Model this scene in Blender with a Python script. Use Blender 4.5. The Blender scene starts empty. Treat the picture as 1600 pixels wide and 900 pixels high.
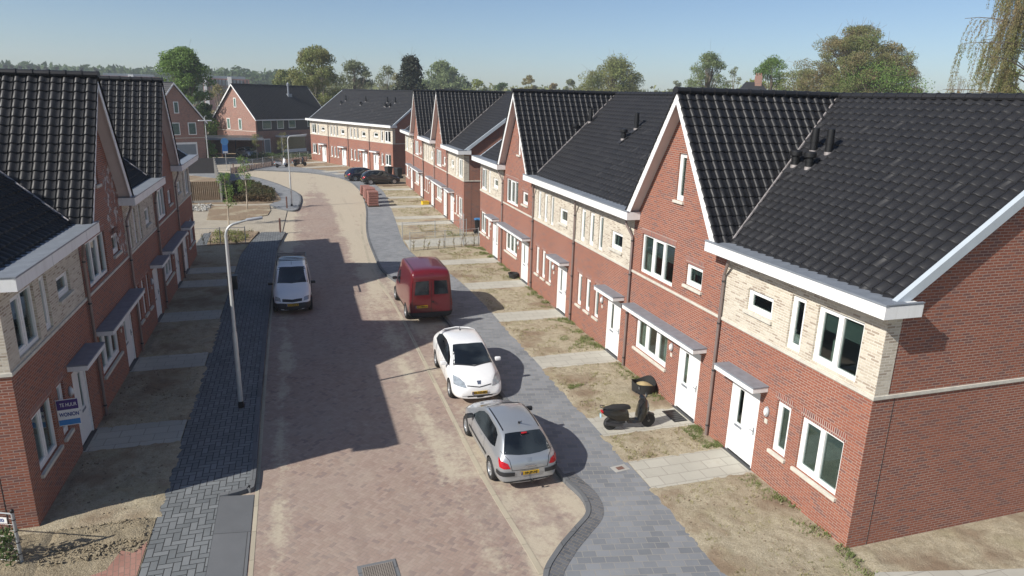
import bpy, bmesh, math, random
from mathutils import Vector, Matrix, Quaternion
from mathutils.bvhtree import BVHTree
from mathutils import noise as mnoise
R = math.radians
sc = bpy.context.scene
COL = sc.collection

# ------------------------------------------------------------------ camera
CAMH = 9.3
PSI, PITCH, ROLL = R(17.65), R(15.77), R(1.546)
fw = Vector((math.sin(PSI)*math.cos(PITCH), math.cos(PSI)*math.cos(PITCH), -math.sin(PITCH)))
rt = Vector((math.cos(PSI), -math.sin(PSI), 0.0))
up = rt.cross(fw)
r2 = math.cos(ROLL)*rt + math.sin(ROLL)*up
u2 = -math.sin(ROLL)*rt + math.cos(ROLL)*up
cam_d = bpy.data.cameras.new('camera')
cam = bpy.data.objects.new('camera', cam_d)
COL.objects.link(cam)
m3 = Matrix((r2, u2, -fw)).transposed()
cam.matrix_world = Matrix.Translation((0, 0, CAMH)) @ m3.to_4x4()
cam_d.sensor_width = 36.0
cam_d.lens = 36.0*1060.6/1600.0
cam_d.clip_start = 0.1
cam_d.clip_end = 6000
sc.camera = cam

# ------------------------------------------------------------------ light
SUNTRAVEL = Vector((1.31, 0.38, -1.0)).normalized()
toward = -SUNTRAVEL
world = bpy.data.worlds.new('World'); sc.world = world
world.use_nodes = True
wn = world.node_tree; wn.nodes.clear()
wo = wn.nodes.new('ShaderNodeOutputWorld'); bg = wn.nodes.new('ShaderNodeBackground')
sky = wn.nodes.new('ShaderNodeTexSky')
sky.sky_type = 'NISHITA'; sky.sun_disc = False
sky.sun_elevation = math.asin(toward.z)
sky.sun_rotation = math.atan2(toward.x, toward.y)
sky.altitude = 600; sky.air_density = 0.85; sky.dust_density = 0.95; sky.ozone_density = 3.0
bg.inputs['Strength'].default_value = 0.087
wn.links.new(sky.outputs[0], bg.inputs[0]); wn.links.new(bg.outputs[0], wo.inputs[0])
sun_d = bpy.data.lights.new('sun', 'SUN'); sun_d.energy = 4.7; sun_d.angle = R(0.53); sun_d.color = (1.0, 0.955, 0.88)
sun = bpy.data.objects.new('sun', sun_d); COL.objects.link(sun)
sun.rotation_euler = SUNTRAVEL.to_track_quat('-Z', 'Y').to_euler()
sun.location = (-60, -20, 60)
sc.view_settings.view_transform = 'Standard'
sc.view_settings.look = 'None'
sc.view_settings.exposure = 0.34
sc.view_settings.gamma = 1.0
sc.view_settings.use_curve_mapping = False
try:
    sc.cycles.max_bounces = 6; sc.cycles.diffuse_bounces = 3; sc.cycles.glossy_bounces = 3
    sc.cycles.transparent_max_bounces = 8; sc.cycles.volume_bounces = 1
    sc.cycles.use_adaptive_sampling = True; sc.cycles.use_denoising = True
except Exception:
    pass
random.seed(7)

# ------------------------------------------------------------------ node helpers
class NT:
    def __init__(s, mat):
        s.m = mat; s.t = mat.node_tree; s.n = s.t.nodes; s.l = s.t.links
    def node(s, typ, **kw):
        n = s.n.new(typ)
        for k, v in kw.items():
            setattr(n, k, v)
        return n
    def setin(s, n, i, v):
        if v is None: return
        if hasattr(v, 'links') or isinstance(v, bpy.types.NodeSocket):
            s.l.new(v, n.inputs[i])
        else:
            n.inputs[i].default_value = v
    def math(s, op, a, b=None, c=None, clamp=False):
        n = s.n.new('ShaderNodeMath'); n.operation = op; n.use_clamp = clamp
        s.setin(n, 0, a); s.setin(n, 1, b); s.setin(n, 2, c)
        return n.outputs[0]
    def mix(s, f, a, b, mode='MIX'):
        n = s.n.new('ShaderNodeMix'); n.data_type = 'RGBA'; n.blend_type = mode
        s.setin(n, 0, f); s.setin(n, 6, a); s.setin(n, 7, b)
        return n.outputs[2]
    def noise(s, vec, scale, detail=3.0, rough=0.55, out=0):
        n = s.n.new('ShaderNodeTexNoise'); n.inputs['Scale'].default_value = scale
        n.inputs['Detail'].default_value = detail; n.inputs['Roughness'].default_value = rough
        if vec is not None: s.l.new(vec, n.inputs['Vector'])
        return n.outputs[out]
    def ramp(s, f, lo, hi, a=0.0, b=1.0):
        n = s.n.new('ShaderNodeMapRange'); n.clamp = True
        s.setin(n, 0, f); n.inputs[1].default_value = lo; n.inputs[2].default_value = hi
        n.inputs[3].default_value = a; n.inputs[4].default_value = b
        return n.outputs[0]
    def uv(s):
        return s.n.new('ShaderNodeUVMap').outputs[0]
    def geo(s):
        return s.n.new('ShaderNodeNewGeometry').outputs['Position']
    def mapping(s, vec, loc=(0, 0, 0), rot=(0, 0, 0), scale=(1, 1, 1)):
        n = s.n.new('ShaderNodeMapping')
        n.inputs[1].default_value = loc; n.inputs[2].default_value = rot; n.inputs[3].default_value = scale
        s.l.new(vec, n.inputs[0]); return n.outputs[0]
    def sep(s, v):
        n = s.n.new('ShaderNodeSeparateXYZ'); s.l.new(v, n.inputs[0]); return n.outputs
    def comb(s, x, y, z=0.0):
        n = s.n.new('ShaderNodeCombineXYZ'); s.setin(n, 0, x); s.setin(n, 1, y); s.setin(n, 2, z); return n.outputs[0]
    def bump(s, h, strength=0.3, dist=0.01):
        n = s.n.new('ShaderNodeBump'); n.inputs['Strength'].default_value = strength
        n.inputs['Distance'].default_value = dist; s.l.new(h, n.inputs['Height']); return n.outputs[0]

def rgb(r, g, b): return (r, g, b, 1.0)

def newmat(name):
    m = bpy.data.materials.new(name); m.use_nodes = True
    m.node_tree.nodes.clear()
    t = NT(m)
    o = t.n.new('ShaderNodeOutputMaterial'); p = t.n.new('ShaderNodeBsdfPrincipled')
    t.l.new(p.outputs[0], o.inputs[0])
    t.p = p; t.o = o
    return m, t

def plain(name, col, rough=0.6, metal=0.0, spec=0.5, vary=0.06, vscale=3.0, coat=0.0):
    m, t = newmat(name)
    n = t.noise(t.geo(), vscale, 3)
    f = t.ramp(n, 0.3, 0.7)
    a = rgb(*[min(1, c*(1-vary)) for c in col]); b = rgb(*[min(1, c*(1+vary)) for c in col])
    t.l.new(t.mix(f, a, b), t.p.inputs['Base Color'])
    t.p.inputs['Roughness'].default_value = rough; t.p.inputs['Metallic'].default_value = metal
    t.p.inputs['Specular IOR Level'].default_value = spec
    if coat: t.p.inputs['Coat Weight'].default_value = coat; t.p.inputs['Coat Roughness'].default_value = 0.04
    return m

def brickmat(name, c1, c2, c3, mortar, bw=0.215, rh=0.0625, ms=0.011, dirt=0.0):
    m, t = newmat(name)
    uv = t.uv()
    b = t.n.new('ShaderNodeTexBrick'); t.l.new(uv, b.inputs['Vector'])
    b.inputs['Scale'].default_value = 1.0; b.inputs['Brick Width'].default_value = bw
    b.inputs['Row Height'].default_value = rh; b.inputs['Mortar Size'].default_value = ms
    b.inputs['Mortar Smooth'].default_value = 0.2; b.inputs['Bias'].default_value = 0.0
    b.inputs['Color1'].default_value = rgb(0, 0, 0); b.inputs['Color2'].default_value = rgb(1, 1, 1)
    b.inputs['Mortar'].default_value = rgb(.5, .5, .5)
    v = t.sep(b.outputs['Color'])[0]
    base = t.mix(t.ramp(v, 0.0, 0.55), rgb(*c1), rgb(*c2))
    base = t.mix(t.ramp(v, 0.72, 0.9), base, rgb(*c3))
    patch = t.noise(uv, 0.55, 4, 0.6)
    base = t.mix(t.ramp(patch, 0.35, 0.7, 0.0, 0.35), base, rgb(*[x*0.72 for x in c2]))
    fine = t.noise(uv, 30, 2)
    base = t.mix(0.3, base, t.mix(fine, rgb(0.1, 0.1, 0.1), rgb(1.0, 1.0, 1.0)), 'OVERLAY')
    mort = t.mix(t.ramp(patch, 0.4, 0.62), rgb(*mortar), rgb(*[x*1.25 for x in mortar]))
    col = t.mix(b.outputs['Fac'], base, mort)
    t.l.new(col, t.p.inputs['Base Color'])
    t.p.inputs['Roughness'].default_value = 0.85; t.p.inputs['Specular IOR Level'].default_value = 0.25
    inv = t.math('SUBTRACT', 1.0, b.outputs['Fac'])
    t.l.new(t.bump(inv, 0.5, 0.008), t.p.inputs['Normal'])
    return m

M = {}
M['brick'] = brickmat('brick_red', (0.325, 0.118, 0.072), (0.26, 0.092, 0.060), (0.18, 0.088, 0.076), (0.31, 0.22, 0.18), ms=0.009)
M['cream'] = brickmat('brick_cream', (0.62, 0.565, 0.465), (0.50, 0.44, 0.35), (0.34, 0.275, 0.215), (0.54, 0.50, 0.43), 0.215, 0.0625)
M['brownbrick'] = brickmat('brick_brown', (0.34, 0.14, 0.10), (0.27, 0.115, 0.085), (0.17, 0.085, 0.07), (0.33, 0.27, 0.23))
M['soldier'] = brickmat('brick_soldier_course', (0.30, 0.088, 0.058), (0.23, 0.07, 0.05), (0.15, 0.072, 0.068), (0.36, 0.29, 0.25), 0.0625, 0.215)
M['stone'] = plain('band_stone', (0.56, 0.53, 0.46), 0.8, vary=0.12, vscale=6)
M['white'] = plain('white_frame_paint', (0.80, 0.80, 0.78), 0.4, vary=0.03)
def stained(name, col, rough):
    m, t = newmat(name)
    g = t.geo(); n = t.noise(t.mapping(g, scale=(9, 9, 0.6)), 1.0, 4, 0.7); n2 = t.noise(g, 1.2, 3)
    f = t.ramp(t.math('ADD', t.math('MULTIPLY', n, .6), t.math('MULTIPLY', n2, .4)), 0.48, 0.72, 0.0, 0.45)
    t.l.new(t.mix(f, rgb(*col), rgb(col[0]*.62, col[1]*.60, col[2]*.55)), t.p.inputs['Base Color'])
    t.p.inputs['Roughness'].default_value = rough; return m
M['fascia'] = stained('white_fascia_board', (0.80, 0.80, 0.79), 0.45)
M['soffit'] = plain('soffit_board', (0.62, 0.55, 0.52), 0.6, vary=0.04)
M['zinc'] = plain('zinc_sheet', (0.25, 0.275, 0.31), 0.5, metal=0.25, vary=0.12, vscale=4)
M['verge'] = plain('verge_trim', (0.44, 0.49, 0.53), 0.4, vary=0.05)
M['pipe'] = plain('downpipe_metal', (0.25, 0.20, 0.185), 0.45, metal=0.3, vary=0.08)
M['black'] = plain('black_plastic', (0.012, 0.012, 0.013), 0.4, vary=0.1)
M['rubber'] = plain('black_rubber', (0.02, 0.02, 0.02), 0.75)
M['lampgrey'] = plain('wall_lamp_grey', (0.35, 0.36, 0.38), 0.4)
M['lampglass'] = plain('wall_lamp_glass', (0.80, 0.80, 0.78), 0.25)
M['greydark'] = plain('dark_grey_metal', (0.06, 0.062, 0.066), 0.4, metal=0.4)
M['lead'] = plain('lead_valley', (0.34, 0.31, 0.30), 0.5, metal=0.3, vary=0.3, vscale=9)

def glassmat(name, a, b, rough=0.04):
    m, t = newmat(name)
    n = t.noise(t.geo(), 0.8, 2)
    t.l.new(t.mix(t.ramp(n, 0.42, 0.6), rgb(*a), rgb(*b)), t.p.inputs['Base Color'])
    t.p.inputs['Roughness'].default_value = rough
    t.p.inputs['Specular IOR Level'].default_value = 0.9
    return m
M['pane'] = glassmat('window_glass', (0.035, 0.045, 0.045), (0.15, 0.175, 0.165))
def clearglass(name, tint, rough=0.0):
    m, t = newmat(name)
    tr = t.n.new('ShaderNodeBsdfTransparent'); tr.inputs[0].default_value = rgb(*tint)
    gl = t.n.new('ShaderNodeBsdfGlossy'); gl.inputs['Roughness'].default_value = 0.02; gl.inputs[0].default_value = rgb(.95, 1.0, 1.0)
    fr = t.n.new('ShaderNodeLayerWeight'); fr.inputs[0].default_value = 0.5
    wob = t.noise(t.geo(), 1.3, 2); t.l.new(t.bump(wob, 0.05, 0.02), gl.inputs['Normal'])
    mx = t.n.new('ShaderNodeMixShader')
    t.l.new(t.ramp(t.math('POWER', fr.outputs['Facing'], 4.0), 0.0, 1.0, 0.07, 1.0), mx.inputs[0]); t.l.new(tr.outputs[0], mx.inputs[1]); t.l.new(gl.outputs[0], mx.inputs[2])
    t.l.new(mx.outputs[0], t.o.inputs[0]); return m
M['pane'] = clearglass('window_glass', (0.62, 0.70, 0.68))
M['plaster'] = plain('inner_plaster', (0.62, 0.62, 0.58), 0.9)
M['curtain'] = plain('curtain_cloth', (0.55, 0.54, 0.50), 0.9, vary=0.15, vscale=8)
M['cover'] = plain('grey_window_cover', (0.17, 0.19, 0.18), 0.8, vary=0.25, vscale=2)
M['floorwood'] = plain('inner_floor', (0.22, 0.16, 0.11), 0.6)
M['carglass'] = glassmat('car_glass', (0.006, 0.008, 0.010), (0.04, 0.05, 0.055), 0.03)  # paler noise patches put faint reflections into the glass colour

def tilemat(name, c, rough):
    m, t = newmat(name)
    uv = t.uv()
    n = t.noise(uv, 0.35, 4, 0.6); n2 = t.noise(uv, 6.0, 3)
    fl = t.n.new('ShaderNodeVectorMath'); fl.operation = 'FLOOR'; t.l.new(uv, fl.inputs[0])
    wv_ = t.n.new('ShaderNodeTexWhiteNoise'); wv_.noise_dimensions = '2D'; t.l.new(fl.outputs[0], wv_.inputs['Vector'])
    f = t.math('ADD', t.math('MULTIPLY', n, 0.45), t.math('ADD', t.math('MULTIPLY', n2, 0.35), t.math('MULTIPLY', wv_.outputs['Value'], 0.2)))
    col = t.mix(t.ramp(f, 0.25, 0.75), rgb(*[x*0.88 for x in c]), rgb(*[x*1.14 for x in c]))
    col = t.mix(t.ramp(t.noise(uv, 1.3, 5, 0.7), 0.62, 0.80, 0.0, 0.25), col, rgb(0.07, 0.064, 0.057))
    t.l.new(col, t.p.inputs['Base Color'])
    t.l.new(t.ramp(t.math('ADD', t.math('MULTIPLY', wv_.outputs['Value'], .5), t.math('MULTIPLY', n, .5)), 0.2, 0.8, rough-0.03, rough+0.07), t.p.inputs['Roughness'])
    t.p.inputs['Specular IOR Level'].default_value = 0.34
    return m
M['tile'] = tilemat('anthracite_roof_tile', (0.018, 0.018, 0.020), 0.47)
M['tileplain'] = tilemat('dark_roof_tile', (0.03, 0.03, 0.033), 0.5)

# ------------------------------------------------------------------ mesh helpers
def uvbox(me):
    if not me.uv_layers: me.uv_layers.new(name='UVMap')
    uvl = me.uv_layers[0].data
    vs = me.vertices
    for p in me.polygons:
        n = p.normal
        if abs(n.z) > 0.9995 or (n.x*n.x+n.y*n.y) < 1e-6:
            t = Vector((1, 0, 0)); b = Vector((0, 1, 0))
        else:
            t = Vector((-n.y, n.x, 0)).normalized(); b = n.cross(t)
        for li in p.loop_indices:
            co = vs[me.loops[li].vertex_index].co
            uvl[li].uv = (co.dot(t), co.dot(b))

class MB:
    """collects shapes into one mesh"""
    def __init__(s): s.bm = bmesh.new()
    def box(s, x0, x1, y0, y1, z0, z1, bev=0.0, M4=None):
        vs = [s.bm.verts.new((x, y, z)) for x in (x0, x1) for y in (y0, y1) for z in (z0, z1)]
        q = [(0, 1, 3, 2), (4, 6, 7, 5), (0, 4, 5, 1), (2, 3, 7, 6), (0, 2, 6, 4), (1, 5, 7, 3)]
        fs = [s.bm.faces.new([vs[i] for i in f]) for f in q]
        if bev > 0:
            es = list({e for f in fs for e in f.edges})
            r = bmesh.ops.bevel(s.bm, geom=es, offset=bev, segments=2, affect='EDGES', profile=0.5)
            vs = list({v for f in r['faces'] for v in f.verts} | {v for v in vs if v.is_valid})
        if M4 is not None:
            bmesh.ops.transform(s.bm, matrix=M4, verts=[v for v in vs if v.is_valid])
        return s
    def quad(s, *pts):
        s.bm.faces.new([s.bm.verts.new(p) for p in pts]); return s
    def poly(s, pts): return s.quad(*pts)
    def tube(s, pts, r, seg=8, cap=True, r_end=None):
        pts = [Vector(p) for p in pts]; n = len(pts); rings = []
        prev = None
        for i, p in enumerate(pts):
            d = (pts[min(i+1, n-1)]-pts[max(i-1, 0)]).normalized()
            if prev is None:
                a = Vector((0, 0, 1)) if abs(d.z) < 0.9 else Vector((1, 0, 0))
                t = d.cross(a).normalized()
            else:
                t = (prev-d*prev.dot(d)).normalized()
            prev = t; b = d.cross(t)
            if isinstance(r, (list, tuple)): rr = r[i]
            else: rr = r if r_end is None else r+(r_end-r)*i/(n-1)
            rings.append([s.bm.verts.new(p+(t*math.cos(2*math.pi*k/seg)+b*math.sin(2*math.pi*k/seg))*rr) for k in range(seg)])
        for i in range(n-1):
            for k in range(seg):
                s.bm.faces.new((rings[i][k], rings[i][(k+1) % seg], rings[i+1][(k+1) % seg], rings[i+1][k]))
        if cap:
            s.bm.faces.new(rings[0][::-1]); s.bm.faces.new(rings[-1])
        return s
    def lathe(s, prof, seg=16, M4=None):
        """prof: (r,z) list revolved about z"""
        rings = []; allv = []
        for r, z in prof:
            ring = [s.bm.verts.new((r*math.cos(2*math.pi*k/seg), r*math.sin(2*math.pi*k/seg), z)) for k in range(seg)]
            rings.append(ring); allv += ring
        for i in range(len(rings)-1):
            for k in range(seg):
                s.bm.faces.new((rings[i][k], rings[i][(k+1) % seg], rings[i+1][(k+1) % seg], rings[i+1][k]))
        s.bm.faces.new(rings[0][::-1]); s.bm.faces.new(rings[-1])
        if M4 is not None: bmesh.ops.transform(s.bm, matrix=M4, verts=allv)
        return s
    def prism(s, pts, z0, z1):
        """vertical prism of a plan polygon (ccw)"""
        a = [s.bm.verts.new((p[0], p[1], z0)) for p in pts]; b = [s.bm.verts.new((p[0], p[1], z1)) for p in pts]
        n = len(pts)
        s.bm.faces.new(a[::-1]); s.bm.faces.new(b)
        for i in range(n): s.bm.faces.new((a[i], a[(i+1) % n], b[(i+1) % n], b[i]))
        return s
    def extr(s, pts, vec):
        """3d polygon extruded by vec"""
        a = [s.bm.verts.new(p) for p in pts]; v = Vector(vec); b = [s.bm.verts.new(Vector(p)+v) for p in pts]
        n = len(pts); s.bm.faces.new(a[::-1]); s.bm.faces.new(b)
        for i in range(n): s.bm.faces.new((a[i], a[(i+1) % n], b[(i+1) % n], b[i]))
        return s
    def mesh(s, name, mat, smooth=False, angle=35, recalc=True):
        if recalc: bmesh.ops.recalc_face_normals(s.bm, faces=s.bm.faces)
        me = bpy.data.meshes.new(name); s.bm.to_mesh(me); s.bm.free()
        for m in (mat if isinstance(mat, (list, tuple)) else [mat]): me.materials.append(m)
        me.update(); uvbox(me)
        if smooth:
            for p in me.polygons: p.use_smooth = True
            me.set_sharp_from_angle(angle=R(angle))
        return me
    def build(s, name, mat, parent=None, **k):
        return addobj(name, s.mesh(name, mat, **k), parent)

def addobj(name, me, parent=None):
    o = bpy.data.objects.new(name, me); COL.objects.link(o)
    if parent is not None: o.parent = parent
    return o
def tag(o, label=None, cat=None, group=None, kind=None):
    for k, v in (('label', label), ('category', cat), ('group', group), ('kind', kind)):
        if v: o[k] = v
    return o
def thing(name, label, cat, loc=(0, 0, 0), rz=0.0, group=None):
    o = bpy.data.objects.new(name, None); COL.objects.link(o); o.empty_display_size = 0.3
    o.location = loc; o.rotation_euler = (0, 0, rz)
    return tag(o, label, cat, group)
def struct(o): o['kind'] = 'structure'; return o
CH = {}
def regchildren(o):
    return [c for c in bpy.data.objects if c.parent == o]
def copy_tree(o, parent=None):
    c = o.copy(); COL.objects.link(c); c.parent = parent
    for ch in regchildren(o): copy_tree(ch, c)
    return c

# ------------------------------------------------------------------ roof tiles
_tc = {}
def tile_mesh(L, S, cuts=(), tw=0.31, co=0.29, hi=0.046, step=0.036, key=None):
    """sheet in local (u 0..L, v 0..S up the slope, w out); cuts: list of (point2d, normal2d) keep negative side"""
    k = (round(L, 3), round(S, 3), str(cuts), tw)
    if k in _tc: return _tc[k]
    bm = bmesh.new()
    nt = int(math.ceil(L/tw)); tw = L/nt; nc = int(math.ceil(S/co)); co = S/nc
    prof = [(0.0, 0.20), (0.10, 0.80), (0.22, 1.0), (0.37, 0.82), (0.50, 0.36), (0.62, 0.06), (0.76, 0.0), (0.885, 0.05), (0.91, -0.55), (0.975, -0.55)]
    us = [(i*tw+a*tw, b) for i in range(nt) for a, b in prof]+[(L, 0.25)]
    rows = []
    for j in range(nc):
        rows.append((j*co-(0.010 if j else 0), 0.004)); rows.append((j*co+0.002, step*0.8)); rows.append((j*co+0.016, step)); rows.append(((j+1)*co-0.011, 0.0))
    grid = []; rt_ = random.Random(int(L*100+S*10)); npf = len(prof)
    jit = [[(rt_.uniform(-1, 1)*0.0015, rt_.uniform(-1, 1)*0.003) for _ in range(nt+1)] for _ in range(nc)]
    for r_i, (v, h) in enumerate(rows):
        jr = jit[r_i//4]
        grid.append([bm.verts.new((u, v+(jr[k//npf][1] if r_i % 4 in (0, 1, 2) and r_i > 3 else 0), h+b*hi+jr[k//npf][0]*(1 if r_i % 4 in (1, 2) else .2))) for k, (u, b) in enumerate(us)])
    for j in range(len(grid)-1):
        a, b = grid[j], grid[j+1]
        for i in range(len(us)-1):
            bm.faces.new((a[i], a[i+1], b[i+1], b[i]))
    for (p, n) in cuts:
        g = list(bm.verts)+list(bm.edges)+list(bm.faces)
        bmesh.ops.bisect_plane(bm, geom=g, plane_co=(p[0], p[1], 0), plane_no=(n[0], n[1], 0), clear_outer=True)
    me = bpy.data.meshes.new('roof'); bm.to_mesh(me); bm.free()
    me.materials.append(M['tile'])
    me.uv_layers.new(name='UVMap')
    for p in me.polygons:
        p.use_smooth = True
        for li in p.loop_indices:
            c = me.vertices[me.loops[li].vertex_index].co
            me.uv_layers[0].data[li].uv = (c.x/tw, c.y/co)
    me.set_sharp_from_angle(angle=R(50))
    _tc[k] = me
    return me
def frame(o, U, V):
    U = Vector(U).normalized(); V = Vector(V).normalized(); W = U.cross(V)
    m = Matrix((U, V, W)).transposed().to_4x4(); return Matrix.Translation(o) @ m

# ------------------------------------------------------------------ wall with openings
def wall_holes(W, z0, z1, holes, depth=0.13, clip=None, x0=0.0):
    b = MB(); bm = b.bm
    us = sorted({x0, W} | {v for h in holes for v in h[:2]}); zs = sorted({z0, z1} | {v for h in holes for v in h[2:4]})
    for i in range(len(us)-1):
        for j in range(len(zs)-1):
            cu, cz = (us[i]+us[i+1])/2, (zs[j]+zs[j+1])/2
            if any(h[0] < cu < h[1] and h[2] < cz < h[3] for h in holes): continue
            bm.faces.new([bm.verts.new(p) for p in ((us[i], 0, zs[j]), (us[i+1], 0, zs[j]), (us[i+1], 0, zs[j+1]), (us[i], 0, zs[j+1]))])
    bmesh.ops.remove_doubles(bm, verts=bm.verts, dist=1e-4)
    if clip:
        for (p, n) in clip:
            g = list(bm.verts)+list(bm.edges)+list(bm.faces)
            bmesh.ops.bisect_plane(bm, geom=g, plane_co=p, plane_no=n, clear_outer=True)
    for (a, c, e, f) in [h[:4] for h in holes]:
        D = depth
        for q in (((a, 0, e), (a, D, e), (a, D, f), (a, 0, f)), ((c, 0, e), (c, 0, f), (c, D, f), (c, D, e)),
                  ((a, 0, f), (a, D, f), (c, D, f), (c, 0, f)), ((a, 0, e), (c, 0, e), (c, D, e), (a, D, e))):
            bm.faces.new([bm.verts.new(p) for p in q])
    return b

_rw = random.Random(77)
def window(parent, a, c, e, f, splits=1, sill=True, sash=None):
    """white frame window in hole, local facade coords; child pane + sill"""
    b = MB(); t = 0.07; y0, y1 = 0.06, 0.14
    b.box(a, a+t, y0, y1, e, f); b.box(c-t, c, y0, y1, e, f)
    b.box(a+t, c-t, y0, y1, e, e+t*1.3); b.box(a+t, c-t, y0, y1, f-t, f)
    w = (c-a)/splits
    for i in range(1, splits): b.box(a+w*i-0.05, a+w*i+0.05, y0, y1, e+t*1.3, f-t)
    sash = [0] if sash is None else sash
    for i in sash:
        l = a+w*i+(t if i == 0 else 0.05); r = a+w*(i+1)-(t if i == splits-1 else 0.05); s = 0.055
        lo, hi = e+t*1.3, f-t
        if r-l > 0.3:
            b.box(l, l+s, y0+0.015, y1, lo, hi); b.box(r-s, r, y0+0.015, y1, lo, hi)
            b.box(l+s, r-s, y0+0.015, y1, lo, lo+s); b.box(l+s, r-s, y0+0.015, y1, hi-s, hi)
    o = b.build('window', M['white'], parent)
    p = MB(); p.box(a+t*0.9, c-t*0.9, 0.105, 0.118, e+t, f-t*0.9); p.build('pane', M['pane'], o)
    rw_ = _rw.random()
    if rw_ < 0.75 and c-a > 0.6:
        q = MB(); k0 = _rw.uniform(.12, .26)*(c-a); zt_ = f-.06; n_ = 7
        for sd in ((0,), (1,), (0, 1))[_rw.randrange(3)]:
            for i in range(n_):
                xa = (a+.02+k0*i/n_) if sd == 0 else (c-.02-k0*(i+1)/n_)
                q.box(xa, xa+k0/n_*.98, .22+.025*(i % 2), .245+.025*(i % 2), e-.25, zt_)
        q.build('curtain', M['curtain'], o)
    if _rw.random() < (0.65 if e < 2 else 0.3):
        q = MB(); q.box(a+.05, c-.05, .17, .18, e if e < 2 else e+(f-e)*_rw.uniform(.2, .6), f-.05); q.build('blind', M['cover'], o)
    if sill:
        s_ = MB(); s_.box(a-0.06, c+0.06, -0.07, 0.058, e-0.085, e-0.002, 0.006); s_.build('sill', M['stone'], o)
    return o

def soldier(parent, a, c, z):
    MB().box(a-0.06, c+0.06, -0.004, 0.03, z+0.002, z+0.2).build('lintel_course', M['soldier'], parent)

def door(parent, a, c, glass_left=True, zt=2.17):
    b = MB(); t = 0.07
    b.box(a, a+t, 0.03, 0.13, 0.02, zt); b.box(c-t, c, 0.03, 0.13, 0.02, zt); b.box(a+t, c-t, 0.03, 0.13, zt-t, zt)
    d = b.build('door', M['white'], parent)
    l, r = a+t, c-t; w = r-l
    g0, g1 = (l+0.22*w, l+0.40*w) if glass_left else (l+0.55*w, l+0.73*w)
    b = MB(); y0, y1 = 0.06, 0.11; z0, z1 = 0.05, zt-t-0.005; p0, p1 = 0.95, zt-0.25
    b.box(l, g0, y0, y1, z0, z1); b.box(g1, r, y0, y1, z0, z1); b.box(g0, g1, y0, y1, z0, p0); b.box(g0, g1, y0, y1, p1, z1)
    b.build('door_leaf', M['white'], d)
    MB().box(g0, g1, 0.08, 0.09, p0, p1).build('pane', M['pane'], d)
    hx = r-0.09 if glass_left else l+0.09
    b = MB(); b.box(hx-0.02, hx+0.02, 0.045, 0.06, 0.92, 1.14, 0.004); b.tube([(hx, 0.045, 1.05), (hx, 0.01, 1.05), (hx+(-0.11 if glass_left else 0.11), 0.01, 1.05)], 0.011, 6)
    b.build('handle', M['zinc'], d)
    MB().box((g0+g1)/2-0.16, (g0+g1)/2+0.16, 0.05, 0.06, 0.82, 0.89, 0.004).build('letterbox', M['zinc'], d)
    MB().box(a-0.02, c+0.02, -0.05, 0.13, -0.02, 0.02).build('threshold', M['greydark'], d)
    return d

SLOPE = 0.739; EZ = 5.70; EY = 0.12; RY = 5.3; RZ = EZ+(RY-EY)*SLOPE; DEP = 10.6
def roofz(d): return EZ+((d if d <= RY else 2*RY-d)-EY)*SLOPE

def flue(parent, u, d, h=0.7, kind='plain'):
    z = roofz(d)
    b = MB(); b.lathe([(0.10, z-0.25), (0.10, z+h*0.45), (0.112, z+h*0.45), (0.112, z+h*0.62), (0.10, z+h*0.62), (0.10, z+h), (0.07, z+h+0.01)], 14, Matrix.Translation((u, d, 0)))
    o = b.build('flue_pipe', M['black'], parent, smooth=True)
    if kind == 'cowl':
        b = MB(); b.lathe([(0.15, z+h*0.70), (0.17, z+h*0.74), (0.17, z+h*0.95), (0.15, z+h), (0.03, z+h+0.02)], 14, Matrix.Translation((u, d, 0))); b.build('cowl', M['black'], o, smooth=True)
    # lead flashing skirt
    fr = frame((u-0.16, d-0.26, roofz(d-0.26)+0.075), (1, 0, 0), (0, 1, SLOPE))
    b = MB(); b.box(0, 0.32, 0, 0.5, 0, 0.012, 0, fr); b.build('flashing', M['tileplain'], o)
    b = MB(); b.lathe([(0.12, z-0.18), (0.107, z+0.1), (0.103, z+0.1)], 12, Matrix.Translation((u, d, 0))); b.build('collar', M['lead'], o, smooth=True)

def ridge_tiles(parent, p0, p1, name='ridge_tiles'):
    p0, p1 = Vector(p0), Vector(p1); L = (p1-p0).length; n = max(1, int(round(L/0.42))); d = (p1-p0)/n
    b = MB()
    side = Vector((0, 0, 1)).cross(d.normalized()).normalized()
    for i in range(n):
        a = p0+d*i-d*0.06; c = p0+d*(i+1)
        rings = []
        for q, s in ((a, 1.13), (a+d*0.14, 1.13), (a+d*0.15, 1.0), (c, 0.97)):
            rings.append([b.bm.verts.new(q+side*math.cos(t)*0.13*s+Vector((0, 0, math.sin(t)*0.105*s-0.02))) for t in [math.pi*k/6 for k in range(-1, 8)]])
        for r in range(3):
            for k in range(8): b.bm.faces.new((rings[r][k], rings[r][k+1], rings[r+1][k+1], rings[r+1][k]))
        b.bm.faces.new(rings[0][::-1])
    b.build(name, M['tile'], parent, smooth=True)

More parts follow.
